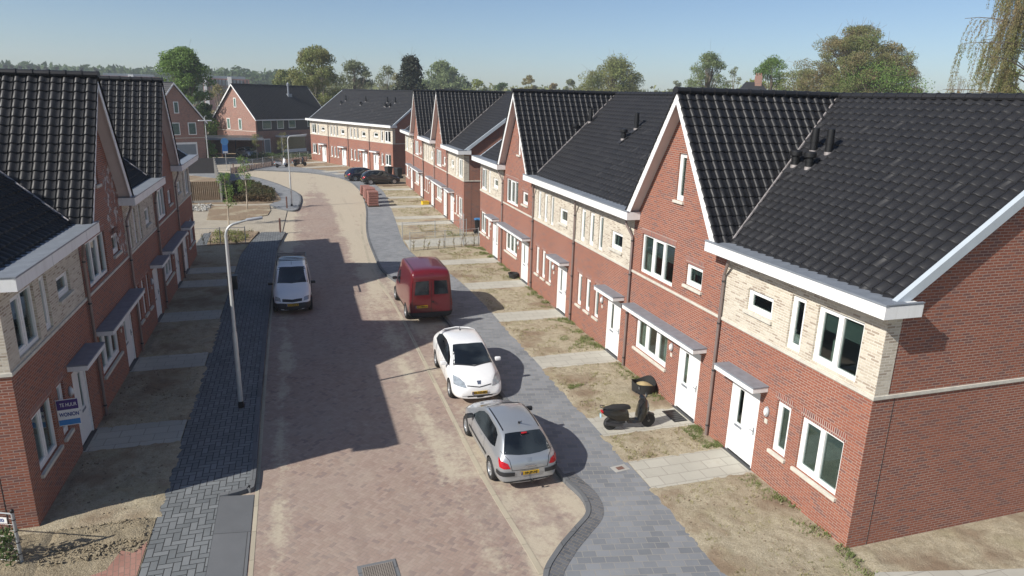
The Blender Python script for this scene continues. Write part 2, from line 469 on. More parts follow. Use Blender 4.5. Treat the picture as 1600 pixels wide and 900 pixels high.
def side_wall(parent, u, cream_front=True, face=-1, brick='brick'):
    """end gable wall; face=+1 outward toward +u"""
    pts = [(u, 0.004, -0.2), (u, DEP, -0.2), (u, DEP, 5.62), (u, RY, RZ-0.07), (u, 0.004, 5.55)]
    b = MB(); b.extr(pts, (-face*0.2, 0, 0)); w = b.build('side_wall', M[brick], parent)
    # stone band, cream return and movement joint
    x0, x1 = (u, u+face*0.035)
    b = MB(); b.box(min(x0, x1), max(x0, x1), -0.035, DEP, 3.53, 3.61, 0.004); b.build('stone_band', M['stone'], w)
    x1 = u+face*0.012
    if cream_front:
        b = MB(); b.box(min(x0, x1), max(x0, x1), -0.0025, 0.36, 3.612, 5.3); b.build('brick_return', M['cream'], w)
    x1 = u+face*0.005
    b = MB(); b.box(min(x0, x1), max(x0, x1), 0.55, 0.562, -0.1, 3.52); b.build('movement_joint', M['greydark'], w)
    # verge trim
    o = face*0.15
    b = MB()
    for (ya, yb) in ((-0.1, RY), (DEP+0.1, RY)):
        s = 1 if yb > ya else -1
        za = roofz(ya) if s > 0 else roofz(2*RY-ya); zb = RZ
        pp = [(u+face*0.03, ya, za+0.085), (u+face*0.03, yb, zb+0.085), (u+face*0.03, yb, zb-0.17), (u+face*0.03, ya, za-0.17)]
        b.extr(pp, (o-face*0.03, 0, 0))
    b.build('verge_trim', M['verge'], w)
    return w

def mir(W, t):
    return (W-t[1], W-t[0])+tuple(t[2:])

def make_house(kind, W, endL=False, endR=False, gl=False, gr=False, pipe=True, flues=()):
    """kind A/F/C cream houses, B gable house. Facade at y=0, x 0..W, interior +y. gl/gr: gable neighbour left/right"""
    root = thing('terraced_house', 'house', 'house')
    if kind in 'AF':
        low = [('n', 2.68, 3.18, .95, 2.3), ('b', 3.56, 4.87, .95, 2.3), ('d', .85, 2.05, -.02, 2.17)]
        upp = [('s', 1.05, 2.05, 4.13, 4.70), ('n', 2.67, 3.15, 3.68, 5.0), ('b', 3.54, 4.87, 3.68, 5.0)]
        can = (.62, 2.3); lamp = 2.38
        if kind == 'F':
            low = [(h[0],)+mir(W, h[1:]) for h in low]; upp = [(h[0],)+mir(W, h[1:]) for h in upp]
            can = (W-2.3, W-.62); lamp = W-2.38
    elif kind == 'C':
        low = [('n', .55, 1.0, .95, 2.3), ('n', 1.42, 1.88, .95, 2.3), ('n', 2.3, 2.72, .95, 2.3), ('d', 3.5, 4.65, -.02, 2.17)]
        upp = [('n', .55, 1.0, 3.68, 5.0), ('n', 1.42, 1.88, 3.68, 5.0), ('n', 2.3, 2.72, 3.68, 5.0), ('s', 3.45, 4.38, 4.0, 4.66)]
        can = (3.2, 4.85); lamp = 3.08
    else:
        low = [('t', .66, 2.8, .97, 2.24), ('d', 3.5, 4.7, -.02, 2.17)]
        upp = [('t', .62, 2.74, 3.68, 5.0), ('s', 3.46, 4.34, 4.0, 4.66), ('a', 2.48, 2.93, 6.4, 7.8)]
        can = (.4, 4.95); lamp = 3.1
    hl = [h[1:] for h in low]; hu = [h[1:] for h in upp]
    gable = kind == 'B'
    wall_holes(W, -0.2, 3.6, hl).build('front_wall', M['brick'], root)
    mid = W/2; RZg = RZ; gs = (RZ-5.62)/(W/2-0.02)
    if gable:
        cl = [((mid, 0, RZ-0.05), Vector((gs, 0, 1)).normalized()), ((mid, 0, RZ-0.05), Vector((-gs, 0, 1)).normalized())]
        uw = wall_holes(W, 3.6, RZ, hu, clip=cl).build('upper_wall', M['brick'], root)
        # cheek between neighbours' eaves level
    else:
        wall_holes(W, 3.6, 5.5, hu).build('upper_wall', M['cream'], root)
        MB().box(0, W, 0.004, 0.10, 5.22, 5.6).build('frieze_board', M['greydark'], root)
    # inner dark floor slab so that nothing shows through
    MB().box(0.02, W-0.02, DEP-0.2, DEP, -0.2, 5.6).build('back_wall', M['brick'], root)
    q = MB(); q.box(0.012, 0.05, 0.16, DEP-.21, -0.15, 5.3); q.box(W-0.05, W-0.012, 0.16, DEP-.21, -0.15, 5.3); q.box(0.052, W-0.052, 1.75, 1.85, -.05, 5.3)
    q.build('inner_wall', M['plaster'], root)
    q = MB(); q.box(0.052, W-0.052, 0.15, 3.39, -0.12, -0.02); q.box(0.052, W-0.052, 0.15, 3.39, 2.62, 2.9); q.build('floor', M['floorwood'], root)
    q = MB(); q.box(0.052, W-0.052, 0.15, 3.39, 5.22, 5.3); q.build('ceiling', M['plaster'], root)
    MB().box(0, W, -0.035, -0.0005, 3.53, 3.605, 0.004).build('band_course', M['stone'], root)
    for h in low:
        if h[0] == 'd': door(root, h[1], h[2], kind in 'C' or kind == 'A' or gable)
        elif h[0] == 't': window(root, *h[1:], 3, True, [0, 1, 2])
        elif h[0] == 'b': window(root, *h[1:], 2, True, [0])
        else: window(root, *h[1:])
        if h[0] in 'nb': soldier(root, h[1], h[2], h[4])
    for h in upp:
        if h[0] == 't': window(root, *h[1:], 3, False, [1])
        elif h[0] == 'b': window(root, *h[1:], 2, False, [0])
        else: window(root, *h[1:], 1, h[0] in 'sa')
        if gable and h[0] in 'ts': soldier(root, h[1], h[2], h[4])
    # canopy
    b = MB(); b.box(can[0], can[1], -0.46, -0.002, 2.33, 2.46, 0.008); c_ = b.build('door_canopy', M['fascia'], root)
    b = MB(); b.box(can[0]-0.015, can[1]+0.015, -0.48, -0.002, 2.462, 2.50, 0.01); b.build('canopy_top', M['zinc'], c_)
    # lamp and number plate
    b = MB(); b.lathe([(0.07, 0.0), (0.085, 0.02), (0.08, 0.05)], 14, Matrix.Translation((lamp, 0, 1.84)) @ Matrix.Diagonal((1, 1, 1.7, 1)) @ Matrix.Rotation(R(90), 4, 'X'))
    l_ = b.build('wall_lamp', M['lampgrey'], root, smooth=True)
    b = MB(); b.lathe([(0.058, 0.05), (0.052, 0.085), (0.03, 0.1), (0.005, 0.105)], 14, Matrix.Translation((lamp, 0, 1.84)) @ Matrix.Diagonal((1, 1, 1.7, 1)) @ Matrix.Rotation(R(90), 4, 'X'))
    b.build('lamp_glass', M['lampglass'], l_, smooth=True)
    MB().box(lamp-0.055, lamp+0.055, -0.018, -0.001, 1.52, 1.64, 0.003).build('number_plate', M['stone'], root)
    # gutter box
    if not gable:
        e0 = -0.36 if (endL or gl) else 0.0; e1 = W+0.36 if (endR or gr) else W
        b = MB(); b.box(e0, e1, -0.5, -0.006, 5.40, 5.66, 0.0)
        for fl, ee, sx in ((endL, e0, 1), (endR, e1, -1)):
            if fl: b.box(min(ee, ee+sx*0.355), max(ee, ee+sx*0.355), -0.004, 0.42, 5.40, 5.66)
        gfs = b.build('gutter_box', M['fascia'], root)
        b = MB()
        for xj in (W*.33, W*.83): b.box(xj-.004, xj+.004, -0.5025, -0.4999, 5.402, 5.658)
        b.build('board_joint', M['lampgrey'], gfs)
        b = MB(); b.box(e0-0.012, e1+0.012, -0.515, -0.44, 5.662, 5.70); b.box(e0+0.01, e1-0.01, -0.438, 0.12, 5.662, 5.675)
        for fl, ee, sx in ((endL, e0, 1), (endR, e1, -1)):
            if fl: b.box(min(ee-sx*0.012, ee+sx*0.05), max(ee-sx*0.012, ee+sx*0.05), -0.438, 0.43, 5.677, 5.70)
        b.build('gutter_lining', M['zinc'], gfs)
    # downpipe
    if pipe:
        u = 0.10 if not gable else 0.05
        u = 0.06
        z = 5.36 if (not gable or True) else 5.3
        b = MB()
        if gable: pts = [(u-0.35, -0.2, 5.36), (u-0.3, -0.2, 5.15), (u, -0.075, 4.75), (u, -0.075, 0.0)]
        else: pts = [(u+0.3, -0.2, 5.36), (u+0.28, -0.2, 5.2), (u, -0.075, 4.8), (u, -0.075, 0.0)]
        b.tube(pts, 0.042, 10); dp = b.build('downpipe', M['pipe'], root, smooth=True)
        b = MB()
        for zz in (0.3, 2.0, 3.4, 4.6): b.lathe([(0.05, zz), (0.052, zz+0.01), (0.052, zz+0.04), (0.05, zz+0.05)], 10, Matrix.Translation((u, -0.075, 0)))
        b.build('bracket', M['greydark'], dp)
    # main roof front slope
    S = math.hypot(RY-EY, RZ-EZ)
    o0 = -0.03 if endL else 0.0; o1 = W+0.03 if endR else W
    y0 = 0.1 if gable else -0.12
    fr = frame((o0, y0, roofz(y0)+0.01), (1, 0, 0), (0, 1, SLOPE))
    S = (RY-y0)*math.sqrt(1+SLOPE**2)
    cuts = []
    roof = addobj('roof', tile_mesh(o1-o0, S), root); roof.matrix_local = fr
    fb = MB(); fb.extr([(o0, RY, RZ), (o1, RY, RZ), (o1, DEP+0.15, roofz(-0.15)), (o0, DEP+0.15, roofz(-0.15))], (0, 0, -0.08))
    fb.build('rear_roof', M['tileplain'], root)
    ridge_tiles(root, (o0-(0.15 if endL else 0), RY, RZ+0.06), (o1+(0.15 if endR else 0), RY, RZ+0.06))
    if gable:
        oh = 0.36; Lg = RY+oh+0.07
        foot = 5.58
        gsx = (RZ-foot)/(mid+0.0)
        Sg = math.hypot(mid, RZ-foot)
        # left slope: u axis along depth
        g1 = addobj('gable_roof', tile_mesh(Lg+0.2, Sg), root); g1.matrix_local = frame((0, RY+0.2, foot+0.02), (0, -1, 0), (mid, 0, RZ-foot))
        g2 = addobj('gable_roof', tile_mesh(Lg+0.2, Sg), root); g2.matrix_local = frame((W, -oh-0.07, foot+0.02), (0, 1, 0), (-mid, 0, RZ-foot))
        ridge_tiles(root, (mid, -oh-0.07, RZ+0.07), (mid, RY, RZ+0.07))
        # soffit + rake boards
        nx, nz = (RZ-foot), mid; ln = math.hypot(nx, nz); nx, nz = nx/ln, nz/ln
        for sgn in (-1, 1):
            X = lambda u: mid+sgn*u
            b = MB()  # sloped soffit slab
            pts = [(X(0), -oh, RZ-0.06), (X(mid+0.02), -oh, foot-0.09), (X(mid-0.06), -oh, foot-0.16), (X(0), -oh, RZ-0.2)]
            b.extr(pts, (0, oh-0.002, 0)); rk = b.build('gable_soffit', M['soffit'], root)
            b = MB(); pts = [(X(0), -oh-0.03, RZ-0.01), (X(mid+0.04), -oh-0.03, foot-0.07), (X(mid-0.13), -oh-0.03, foot-0.22), (X(0), -oh-0.03, RZ-0.31)]
            b.extr(pts, (0, 0.028, 0)); b.build('rake_board', M['fascia'], rk)
            # lead valley
            pa = Vector((X(mid), EY, EZ)); pb = Vector((X(0), RY, RZ))
            dd = (pb-pa); b = MB(); b.tube([pa+Vector((0, 0, 0.075)), pb+Vector((0, 0, 0.06))], 0.032, 6); b.build('valley_lead', M['lead'], root)
        b = MB()
    for f in flues: flue(root, *f)
    if endL: side_wall(root, 0.0, not gable, -1)
    if endR: side_wall(root, W, not gable, 1)
    return root
def place(root, loc, rz, label, group):
    root.location = loc; root.rotation_euler = (0, 0, rz); tag(root, label, 'house', group); return root

# ------------------------------------------------------------------ ground materials
def groundmat():
    m, t = newmat('sandy_soil')
    g = t.geo()
    n1 = t.noise(g, 0.45, 5, 0.6); n2 = t.noise(g, 3.0, 4, 0.65); n3 = t.noise(g, 22, 4, 0.7)
    base = t.mix(t.ramp(n1, 0.35, 0.65), rgb(0.36, 0.30, 0.205), rgb(0.27, 0.225, 0.15))
    base = t.mix(t.ramp(n2, 0.42, 0.68), base, rgb(0.19, 0.15, 0.095))
    base = t.mix(t.ramp(n3, 0.35, 0.7, 0.0, 0.75), base, rgb(0.42, 0.36, 0.26))
    n4 = t.noise(g, 55, 2, 0.6); base = t.mix(t.ramp(n4, 0.5, 0.62, 0.0, 0.4), base, rgb(0.13, 0.11, 0.075))
    t.l.new(base, t.p.inputs['Base Color']); t.p.inputs['Roughness'].default_value = 0.95
    t.p.inputs['Specular IOR Level'].default_value = 0.1
    h = t.math('ADD', t.math('MULTIPLY', n2, 2.0), t.math('ADD', n3, t.math('MULTIPLY', n4, 0.6)))
    t.l.new(t.bump(h, 0.7, 0.05), t.p.inputs['Normal'])
    return m
def gardenmat(name, green, brown=0.0):
    m, t = newmat(name)
    g = t.geo()
    n1 = t.noise(g, 0.7, 4, 0.6); n2 = t.noise(g, 5.0, 4, 0.65); n3 = t.noise(g, 26, 3, 0.7); n4 = t.noise(g, 70, 2, 0.6)
    base = t.mix(t.ramp(n3, 0.35, 0.65), rgb(0.39, 0.335, 0.235), rgb(0.53, 0.465, 0.345))
    base = t.mix(t.ramp(n2, 0.45, 0.7, 0.0, 0.55), base, rgb(0.26, 0.215, 0.14))
    base = t.mix(t.ramp(n1, 0.58-green*0.15, 0.80-green*0.15, 0.0, 0.6), base, t.mix(n3, rgb(0.27, 0.25, 0.13), rgb(0.40, 0.355, 0.22)))
    n5 = t.noise(t.mapping(g, loc=(9.1, 3.3, 0)), 0.55, 3, 0.6)
    base = t.mix(t.ramp(n5, 0.50-brown*0.2, 0.66-brown*0.2, 0.0, 0.8), base, t.mix(n4, rgb(0.20, 0.135, 0.09), rgb(0.31, 0.225, 0.155)))
    base = t.mix(t.ramp(n4, 0.55, 0.68, 0.0, 0.5), base, rgb(0.14, 0.125, 0.075))
    t.l.new(base, t.p.inputs['Base Color']); t.p.inputs['Roughness'].default_value = 0.95
    t.p.inputs['Specular IOR Level'].default_value = 0.1
    h = t.math('ADD', t.math('MULTIPLY', n2, 1.5), t.math('ADD', n3, n4))
    t.l.new(t.bump(h, 0.8, 0.035), t.p.inputs['Normal'])
    return m

def herring(t, vec, w):
    """returns (random per brick, mortar mask)"""
    v = t.sep(vec)
    x = t.math('DIVIDE', v[0], w); y = t.math('DIVIDE', v[1], w)
    i = t.math('FLOOR', x); j = t.math('FLOOR', y)
    s = t.math('FLOORED_MODULO', t.math('SUBTRACT', i, j), 4.0)
    horiz = t.math('LESS_THAN', s, 1.5)
    s1 = t.math('MULTIPLY', t.math('GREATER_THAN', s, 0.5), horiz)           # horizontal, right half
    s2 = t.math('MULTIPLY', t.math('COMPARE', s, 2.0, 0.4), 1.0)
    oi = t.math('SUBTRACT', i, s1); oj = t.math('SUBTRACT', j, s2)
    lx = t.math('SUBTRACT', x, oi); ly = t.math('SUBTRACT', y, oj)
    wx = t.math('ADD', 1.0, horiz); wy = t.math('SUBTRACT', 2.0, horiz)
    dx = t.math('MINIMUM', lx, t.math('SUBTRACT', wx, lx)); dy = t.math('MINIMUM', ly, t.math('SUBTRACT', wy, ly))
    d = t.math('MINIMUM', dx, dy)
    wn_ = t.n.new('ShaderNodeTexWhiteNoise'); wn_.noise_dimensions = '3D'
    t.l.new(t.comb(oi, oj, horiz), wn_.inputs['Vector'])
    return wn_.outputs['Value'], t.ramp(d, 0.03, 0.09, 1.0, 0.0)

def roadmat():
    m, t = newmat('red_clinker_road')
    g = t.geo()
    rv, mort = herring(t, t.mapping(g, rot=(0, 0, R(45))), 0.085)
    base = t.mix(t.ramp(rv, 0.0, 1.0), rgb(0.29, 0.205, 0.167), rgb(0.365, 0.275, 0.228))
    base = t.mix(t.ramp(rv, 0.86, 0.92), base, rgb(0.24, 0.175, 0.155))
    base = t.mix(t.math('MULTIPLY', mort, 0.5), base, rgb(0.19, 0.165, 0.14))
    big = t.noise(g, 0.25, 4, 0.6)
    base = t.mix(t.ramp(big, 0.35, 0.7, 0.0, 0.45), base, rgb(0.34, 0.29, 0.25))
    # blown sand lying in patches, thick at the gutters and towards the bend
    p = t.sep(g); X, Y = p[0], p[1]
    n1 = t.noise(t.mapping(g, scale=(1.0, 0.35, 1)), 0.8, 6, 0.68)
    n2 = t.noise(g, 6.0, 5, 0.7)
    n3 = t.noise(t.mapping(g, rot=(0, 0, R(20)), scale=(0.4, 1.6, 1)), 0.55, 5, 0.65)
    fy = t.ramp(Y, 24, 46, 0.0, 1.0)
    far = t.math('MULTIPLY', fy, t.ramp(t.math('ABSOLUTE', t.math('SUBTRACT', X, 1.4)), 0.3, 2.3, -0.02, 0.16))
    far2 = t.ramp(Y, 58, 74, 0.0, 0.20)
    gR = t.ramp(t.math('ABSOLUTE', t.math('SUBTRACT', X, 3.3)), 0.0, 1.0, 0.135, 0.0)
    gL = t.ramp(t.math('ABSOLUTE', t.math('SUBTRACT', X, -0.85)), 0.0, 0.5, 0.125, 0.0)
    park = t.ramp(X, 4.0, 4.3, 0.0, 0.105)
    side = t.ramp(X, -1.2, -2.2, 0.0, 0.25)
    sum_ = t.math('ADD', t.math('ADD', far, far2), t.math('ADD', t.math('ADD', gR, gL), t.math('ADD', park, side)))
    f = t.math('ADD', t.math('ADD', t.math('MULTIPLY', n1, 0.5), t.math('MULTIPLY', n3, 0.25)), t.math('ADD', t.math('MULTIPLY', n2, 0.25), sum_))
    mask = t.ramp(f, 0.575, 0.67, 0.0, 0.82)
    sand = t.mix(n2, rgb(0.44, 0.385, 0.285), rgb(0.53, 0.47, 0.365))
    base = t.mix(mask, base, sand)
    veil = t.ramp(t.noise(g, 1.7, 5, 0.7), 0.42, 0.72, 0.0, 0.30)
    base = t.mix(veil, base, rgb(0.42, 0.36, 0.285))
    st = t.noise(t.mapping(g, scale=(3.0, 0.15, 1)), 0.8, 3)
    base = t.mix(t.ramp(st, 0.58, 0.74, 0.0, 0.16), base, rgb(0.12, 0.09, 0.085))
    t.l.new(base, t.p.inputs['Base Color']); t.p.inputs['Roughness'].default_value = 0.88
    t.p.inputs['Specular IOR Level'].default_value = 0.2
    t.l.new(t.bump(t.math('SUBTRACT', n2, t.math('MULTIPLY', mort, 0.5)), 0.4, 0.015), t.p.inputs['Normal'])
    return m

def slabmat(name, c1, c2, bw, rh, joint=(0.06, 0.06, 0.06), sand=0.3, rot=0.0, herr=False, ms=0.006, var=1.0):
    m, t = newmat(name)
    g = t.geo(); gm = t.mapping(g, rot=(0, 0, rot))
    if herr:
        v, mort = herring(t, gm, bw)
    else:
        b = t.n.new('ShaderNodeTexBrick'); t.l.new(gm, b.inputs['Vector'])
        b.inputs['Scale'].default_value = 1.0; b.inputs['Brick Width'].default_value = bw; b.inputs['Row Height'].default_value = rh
        b.inputs['Mortar Size'].default_value = ms; b.inputs['Mortar Smooth'].default_value = 0.1
        b.inputs['Color1'].default_value = rgb(0, 0, 0); b.inputs['Color2'].default_value = rgb(1, 1, 1)
        v = t.sep(b.outputs['Color'])[0]; mort = b.outputs['Fac']
    base = t.mix(v, rgb(*c1), rgb(*c2))
    n1 = t.noise(g, 0.6, 4, 0.6); n2 = t.noise(g, 4.5, 5, 0.7)
    base = t.mix(t.ramp(n1, 0.35, 0.7, 0.0, 0.3), base, rgb(*[x*1.5 for x in c2]))
    base = t.mix(mort, base, rgb(*joint))
    f = t.math('ADD', t.math('MULTIPLY', n1, 0.5), t.math('MULTIPLY', n2, 0.5))
    base = t.mix(t.ramp(f, 0.62-sand*0.2, 0.78-sand*0.2, 0.0, 0.75), base, rgb(0.36, 0.32, 0.25))
    t.l.new(base, t.p.inputs['Base Color']); t.p.inputs['Roughness'].default_value = 0.85
    t.p.inputs['Specular IOR Level'].default_value = 0.25
    t.l.new(t.bump(t.math('SUBTRACT', n2, mort), 0.4, 0.012), t.p.inputs['Normal'])
    return m
M['soil'] = groundmat()
M['garden'] = gardenmat('dry_grass_garden', 0.35)
M['gardenbrown'] = gardenmat('bare_soil_garden', 0.0, 0.9)
M['road'] = roadmat()
M['walkR'] = slabmat('grey_concrete_pavers', (0.155, 0.165, 0.178), (0.225, 0.235, 0.248), 0.30, 0.20, (0.27, 0.26, 0.24), 0.30, R(12), ms=0.009)
M['walkL'] = slabmat('blue_grey_pavers', (0.115, 0.125, 0.13), (0.18, 0.19, 0.195), 0.15, 0.15, (0.03, 0.03, 0.03), 0.0, 0.0, True)
M['path'] = slabmat('pale_garden_slabs', (0.37, 0.355, 0.305), (0.42, 0.405, 0.35), 0.6, 0.4, (0.31, 0.29, 0.25), 0.3, 0.0, ms=0.012)
M['apron'] = slabmat('grey_concrete_plates', (0.13, 0.135, 0.14), (0.16, 0.165, 0.17), 3.0, 2.0, (0.08, 0.08, 0.08), 0.05, 0.0, ms=0.01)
M['kerb'] = slabmat('dark_concrete_kerb', (0.10, 0.105, 0.11), (0.15, 0.155, 0.16), 1.0, 1.0, (0.05, 0.05, 0.05), 0.15, 0.0)
M['kerbband'] = slabmat('dark_paver_band', (0.075, 0.08, 0.09), (0.13, 0.135, 0.145), 0.2, 0.1, (0.20, 0.18, 0.15), 0.25, R(50))
M['gutter'] = slabmat('pale_gutter_line', (0.34, 0.30, 0.23), (0.42, 0.37, 0.28), 1.0, 1.0, (0.2, 0.18, 0.14), 0.4, 0.0)
M['redpaver'] = slabmat('red_pavers', (0.27, 0.14, 0.11), (0.34, 0.19, 0.15), 0.2, 0.1, (0.2, 0.15, 0.12), 0.15, R(80))
M['sandpave'] = slabmat('sand_covered_paving', (0.33, 0.29, 0.23), (0.40, 0.355, 0.28), 0.3, 0.3, (0.24, 0.2, 0.16), 0.9, 0.0)

def slab(name, pts, z1, z0, mat, bev=0.0):
    b = MB()
    a = sum(pts[i][0]*pts[(i+1) % len(pts)][1]-pts[(i+1) % len(pts)][0]*pts[i][1] for i in range(len(pts)))
    if a < 0: pts = pts[::-1]
    b.prism(pts, z0, z1)
    b.bm.normal_update()
    bmesh.ops.triangulate(b.bm, faces=[f for f in b.bm.faces if len(f.verts) > 4])
    return struct(b.build(name, mat))
def offset_line(pts, d):
    out = []
    for i, p in enumerate(pts):
        a = Vector(pts[max(i-1, 0)]); c = Vector(pts[min(i+1, len(pts)-1)]); t = (c-a).normalized()
        out.append((p[0]-t.y*d, p[1]+t.x*d))
    return out
def smooth_line(pts, n=6):
    out = []
    P = [Vector(p) for p in pts]
    for i in range(len(P)-1):
        p0 = P[max(i-1, 0)]; p1 = P[i]; p2 = P[i+1]; p3 = P[min(i+2, len(P)-1)]
        for k in range(n):
            t = k/n
            q = 0.5*((2*p1)+(p2-p0)*t+(2*p0-5*p1+4*p2-p3)*t*t+(3*p1-p0-3*p2+p3)*t**3)
            out.append((q.x, q.y))
    out.append(tuple(P[-1])); return out
def ribbon(name, line, w, z1, z0, mat, side=1, off=0.0):
    a = offset_line(line, off); c = offset_line(line, off+w*side)
    b = MB(); n = len(a)
    A1 = [b.bm.verts.new((p[0], p[1], z1)) for p in a]; C1 = [b.bm.verts.new((p[0], p[1], z1)) for p in c]
    A0 = [b.bm.verts.new((p[0], p[1], z0)) for p in a]; C0 = [b.bm.verts.new((p[0], p[1], z0)) for p in c]
    for i in range(n-1):
        for q in ((A1, C1), (A0, A1), (C1, C0)):
            b.bm.faces.new((q[0][i], q[0][i+1], q[1][i+1], q[1][i]))
    return struct(b.build(name, mat))

# ground to the horizon
b = MB()
b.poly([(-895, -55, -0.17), (995, -55, -0.17), (995, 895, -0.17), (-895, 895, -0.17)])
struct(b.build('ground', M['soil']))
slab('road', [(-9, 4), (7.2, 4), (7.2, 62), (8.5, 70), (8, 80), (4, 92), (-4, 104), (-16, 116), (-30, 112), (-12, 84), (-12, 46), (-9, 46)], -0.10, -0.16, M['road'])

# right pavement
kerbR = smooth_line([(4.05, 7.5), (4.12, 9.5), (4.29, 10.75), (4.85, 11.5), (5.5, 12.1), (6.02, 12.6), (6.18, 13.25), (6.05, 14.1), (6.0, 15.2), (5.9, 20), (5.78, 27), (5.45, 30.5), (4.55, 33.9), (4.12, 36.5), (4.12, 40.6), (4.25, 45.4), (4.6, 50), (5.18, 55.8), (5.65, 62.9), (5.75, 70), (5.2, 76.5), (3.81, 80.6), (1.1, 84.6), (-2.5, 86.6), (-6.5, 88.6)])
outR = smooth_line([(7.98, 7.5), (7.96, 13), (7.92, 20), (7.9, 29), (7.5, 35.2), (6.6, 38.4), (6.3, 41), (6.4, 45), (6.8, 50), (7.45, 59), (7.9, 68), (7.3, 76), (5.6, 82.4), (1.8, 88.4), (-1.9, 92.4), (-7, 96)])
walkR = kerbR+outR[::-1]
slab('pavement', walkR, 0.0, -0.16, M['walkR'])
ribbon('kerb', kerbR, 0.11, 0.022, -0.14, M['kerb'], -1, 0.055)
nb = [p for p in kerbR if p[1] < 14.4]
ribbon('kerb_band', nb, 0.30, 0.006, -0.1, M['kerbband'], -1, -0.06)
gl_ = [(4.42, 7.5), (4.38, 11), (4.16, 15), (4.1, 20), (4.05, 27), (3.95, 31), (3.75, 34.5), (3.68, 38), (3.82, 42), (4.05, 47), (4.7, 55)]
ribbon('road_gutter', smooth_line(gl_), 0.13, -0.092, -0.12, M['gutter'], 1, 0.0)
ribbon('road_gutter', smooth_line([(-1.30, 7.5), (-1.33, 15), (-1.40, 25), (-1.4, 40), (-1.0, 48)]), 0.09, -0.094, -0.12, M['gutter'], 1, 0.0)

# right gardens
slab('garden_soil', [p for p in outR if p[1] < 35.4]+[(6.6, 38.4), (6.3, 41), (6.35, 44.5), (22, 44.5), (22, 7.5)], -0.006, -0.16, M['garden'])
slab('garden_soil', [p for p in outR if 44.4 < p[1] < 72]+[(16, 72), (22, 72), (22, 44.5), (6.35, 44.5)], -0.006, -0.16, M['garden'])
slab('garden_soil', [(7.75, 71.8), (7.3, 76), (5.6, 82.4), (1.8, 88.4), (-1.9, 92.4), (-7, 96), (-4, 106), (4, 105), (16, 90), (22, 72.2), (10, 72.1)], -0.008, -0.16, M['gardenbrown'])

def path_rect(x0, x1, y0, y1, mat='path', z=0.004):
    return slab('garden_path', [(x0, y0), (x1, y0), (x1, y1), (x0, y1)], z, -0.12, M[mat])
right_paths = [(7.98, 13.1, 14.45), (7.93, 15.9, 17.1), (7.92, 21.05, 22.25), (7.9, 26.35, 27.6), (7.8, 31.5, 32.75), (7.15, 36.75, 37.9),
               (6.8, 49.2, 50.4), (7.0, 51.7, 52.9), (7.3, 57.1, 58.3), (7.7, 62.5, 63.6), (7.95, 68.0, 69.2)]
for x0, y0, y1 in right_paths: path_rect(x0, 10.93, y0, y1)
slab('garden_path', [(6.38, 41.55), (10.93, 42.0), (13.6, 42.2), (13.6, 44.4), (10.93, 44.3), (6.45, 43.9)], 0.004, -0.12, M['path'])
slab('garden_path', [(10.4, 7.6), (14.5, 6.5), (14.5, 8.2), (10.9, 9.05), (10.2, 8.5)], 0.055, -0.12, M['path'])

# left side
slab('garden_soil', [(-3.47, 15.0), (-3.47, 41.5), (-3.2, 44.5), (-6.0, 44.6), (-14, 44.6), (-14, 15.0)], -0.006, -0.16, M['garden'])
slab('verge_soil', [(-3.47, 7), (-3.47, 14.996), (-16, 14.996), (-16, 7)], -0.006, -0.16, M['soil'])
kerbL = [(-2.2, 15.55), (-1.95, 15.58), (-1.62, 15.72), (-1.5, 16.1), (-1.55, 20), (-1.6, 29), (-1.55, 40.8), (-1.35, 45), (-1.08, 48.0)]
slab('pavement', [(-3.46, 7), (-2.2, 7)]+kerbL+[(-1.2, 48.2), (-2.6, 48.2), (-3.15, 44.6), (-3.46, 41.3)], 0.0, -0.16, M['walkL'])
ribbon('kerb', smooth_line(kerbL), 0.13, 0.02, -0.14, M['kerb'], -1, 0.06)
b = MB(); b.extr([(-2.195, 7, -0.004), (-1.44, 7, -0.085), (-1.44, 7, -0.15), (-2.195, 7, -0.15)], (0, 8.49, 0)); struct(b.build('driveway', M['apron']))
slab('paver_patch', [(-3.49, 14.1), (-3.7, 13.75), (-3.95, 13.9), (-4.1, 13.3), (-4.6, 13.1), (-5.4, 12.4), (-5.4, 10), (-3.49, 10)], 0.001, -0.1, M['redpaver'])
left_paths = [(18.55, 19.95), (24.1, 25.45), (29.4, 30.7), (34.7, 36.0), (37.4, 38.7)]
for y0, y1 in left_paths: path_rect(-5.82, -3.48, y0, y1)
# bend: side street, beds, hedge island
slab('side_street', [(-14, 44.7), (-6.4, 44.7), (-5.9, 49.2), (-3.1, 49.2), (-2.7, 48.3), (-1.25, 48.3), (-1.0, 57.1), (-2.0, 58.4), (-2.3, 60.2), (-2.1, 62), (-14, 62)], -0.052, -0.16, M['sandpave'])
slab('paving', [(-6.3, 44.7), (-5.62, 44.7), (-5.75, 48.6), (-6.2, 48.6)], -0.03, -0.16, M['walkL'])
slab('planting_bed', [(-5.6, 44.7), (-3.2, 44.7), (-2.75, 48.6), (-5.75, 48.9)], 0.0, -0.16, M['gardenbrown'])
slab('planting_bed', [(-6.6, 53.9), (-4.2, 53.2), (-2.4, 55.2), (-2.25, 57.4), (-2.4, 60.0), (-7.0, 60.1)], 0.0, -0.16, M['gardenbrown'])
isl = smooth_line([(-2.4, 60.2), (-1.5, 57.9), (-0.95, 57.2), (-0.3, 57.2), (-0.02, 60), (0.1, 63.5), (-0.1, 66.8), (-1.0, 70.5), (-2.5, 75.3), (-4.8, 80.5), (-8, 84.5), (-12, 86.8)])
slab('pavement', isl+[(-12, 83.5), (-7.4, 78.5), (-4.6, 74.8), (-2.9, 72.0), (-1.75, 66), (-1.95, 62), (-2.4, 60.4)], 0.0, -0.16, M['walkR'])
ribbon('kerb', isl, 0.12, 0.022, -0.14, M['kerb'], 1, -0.06)
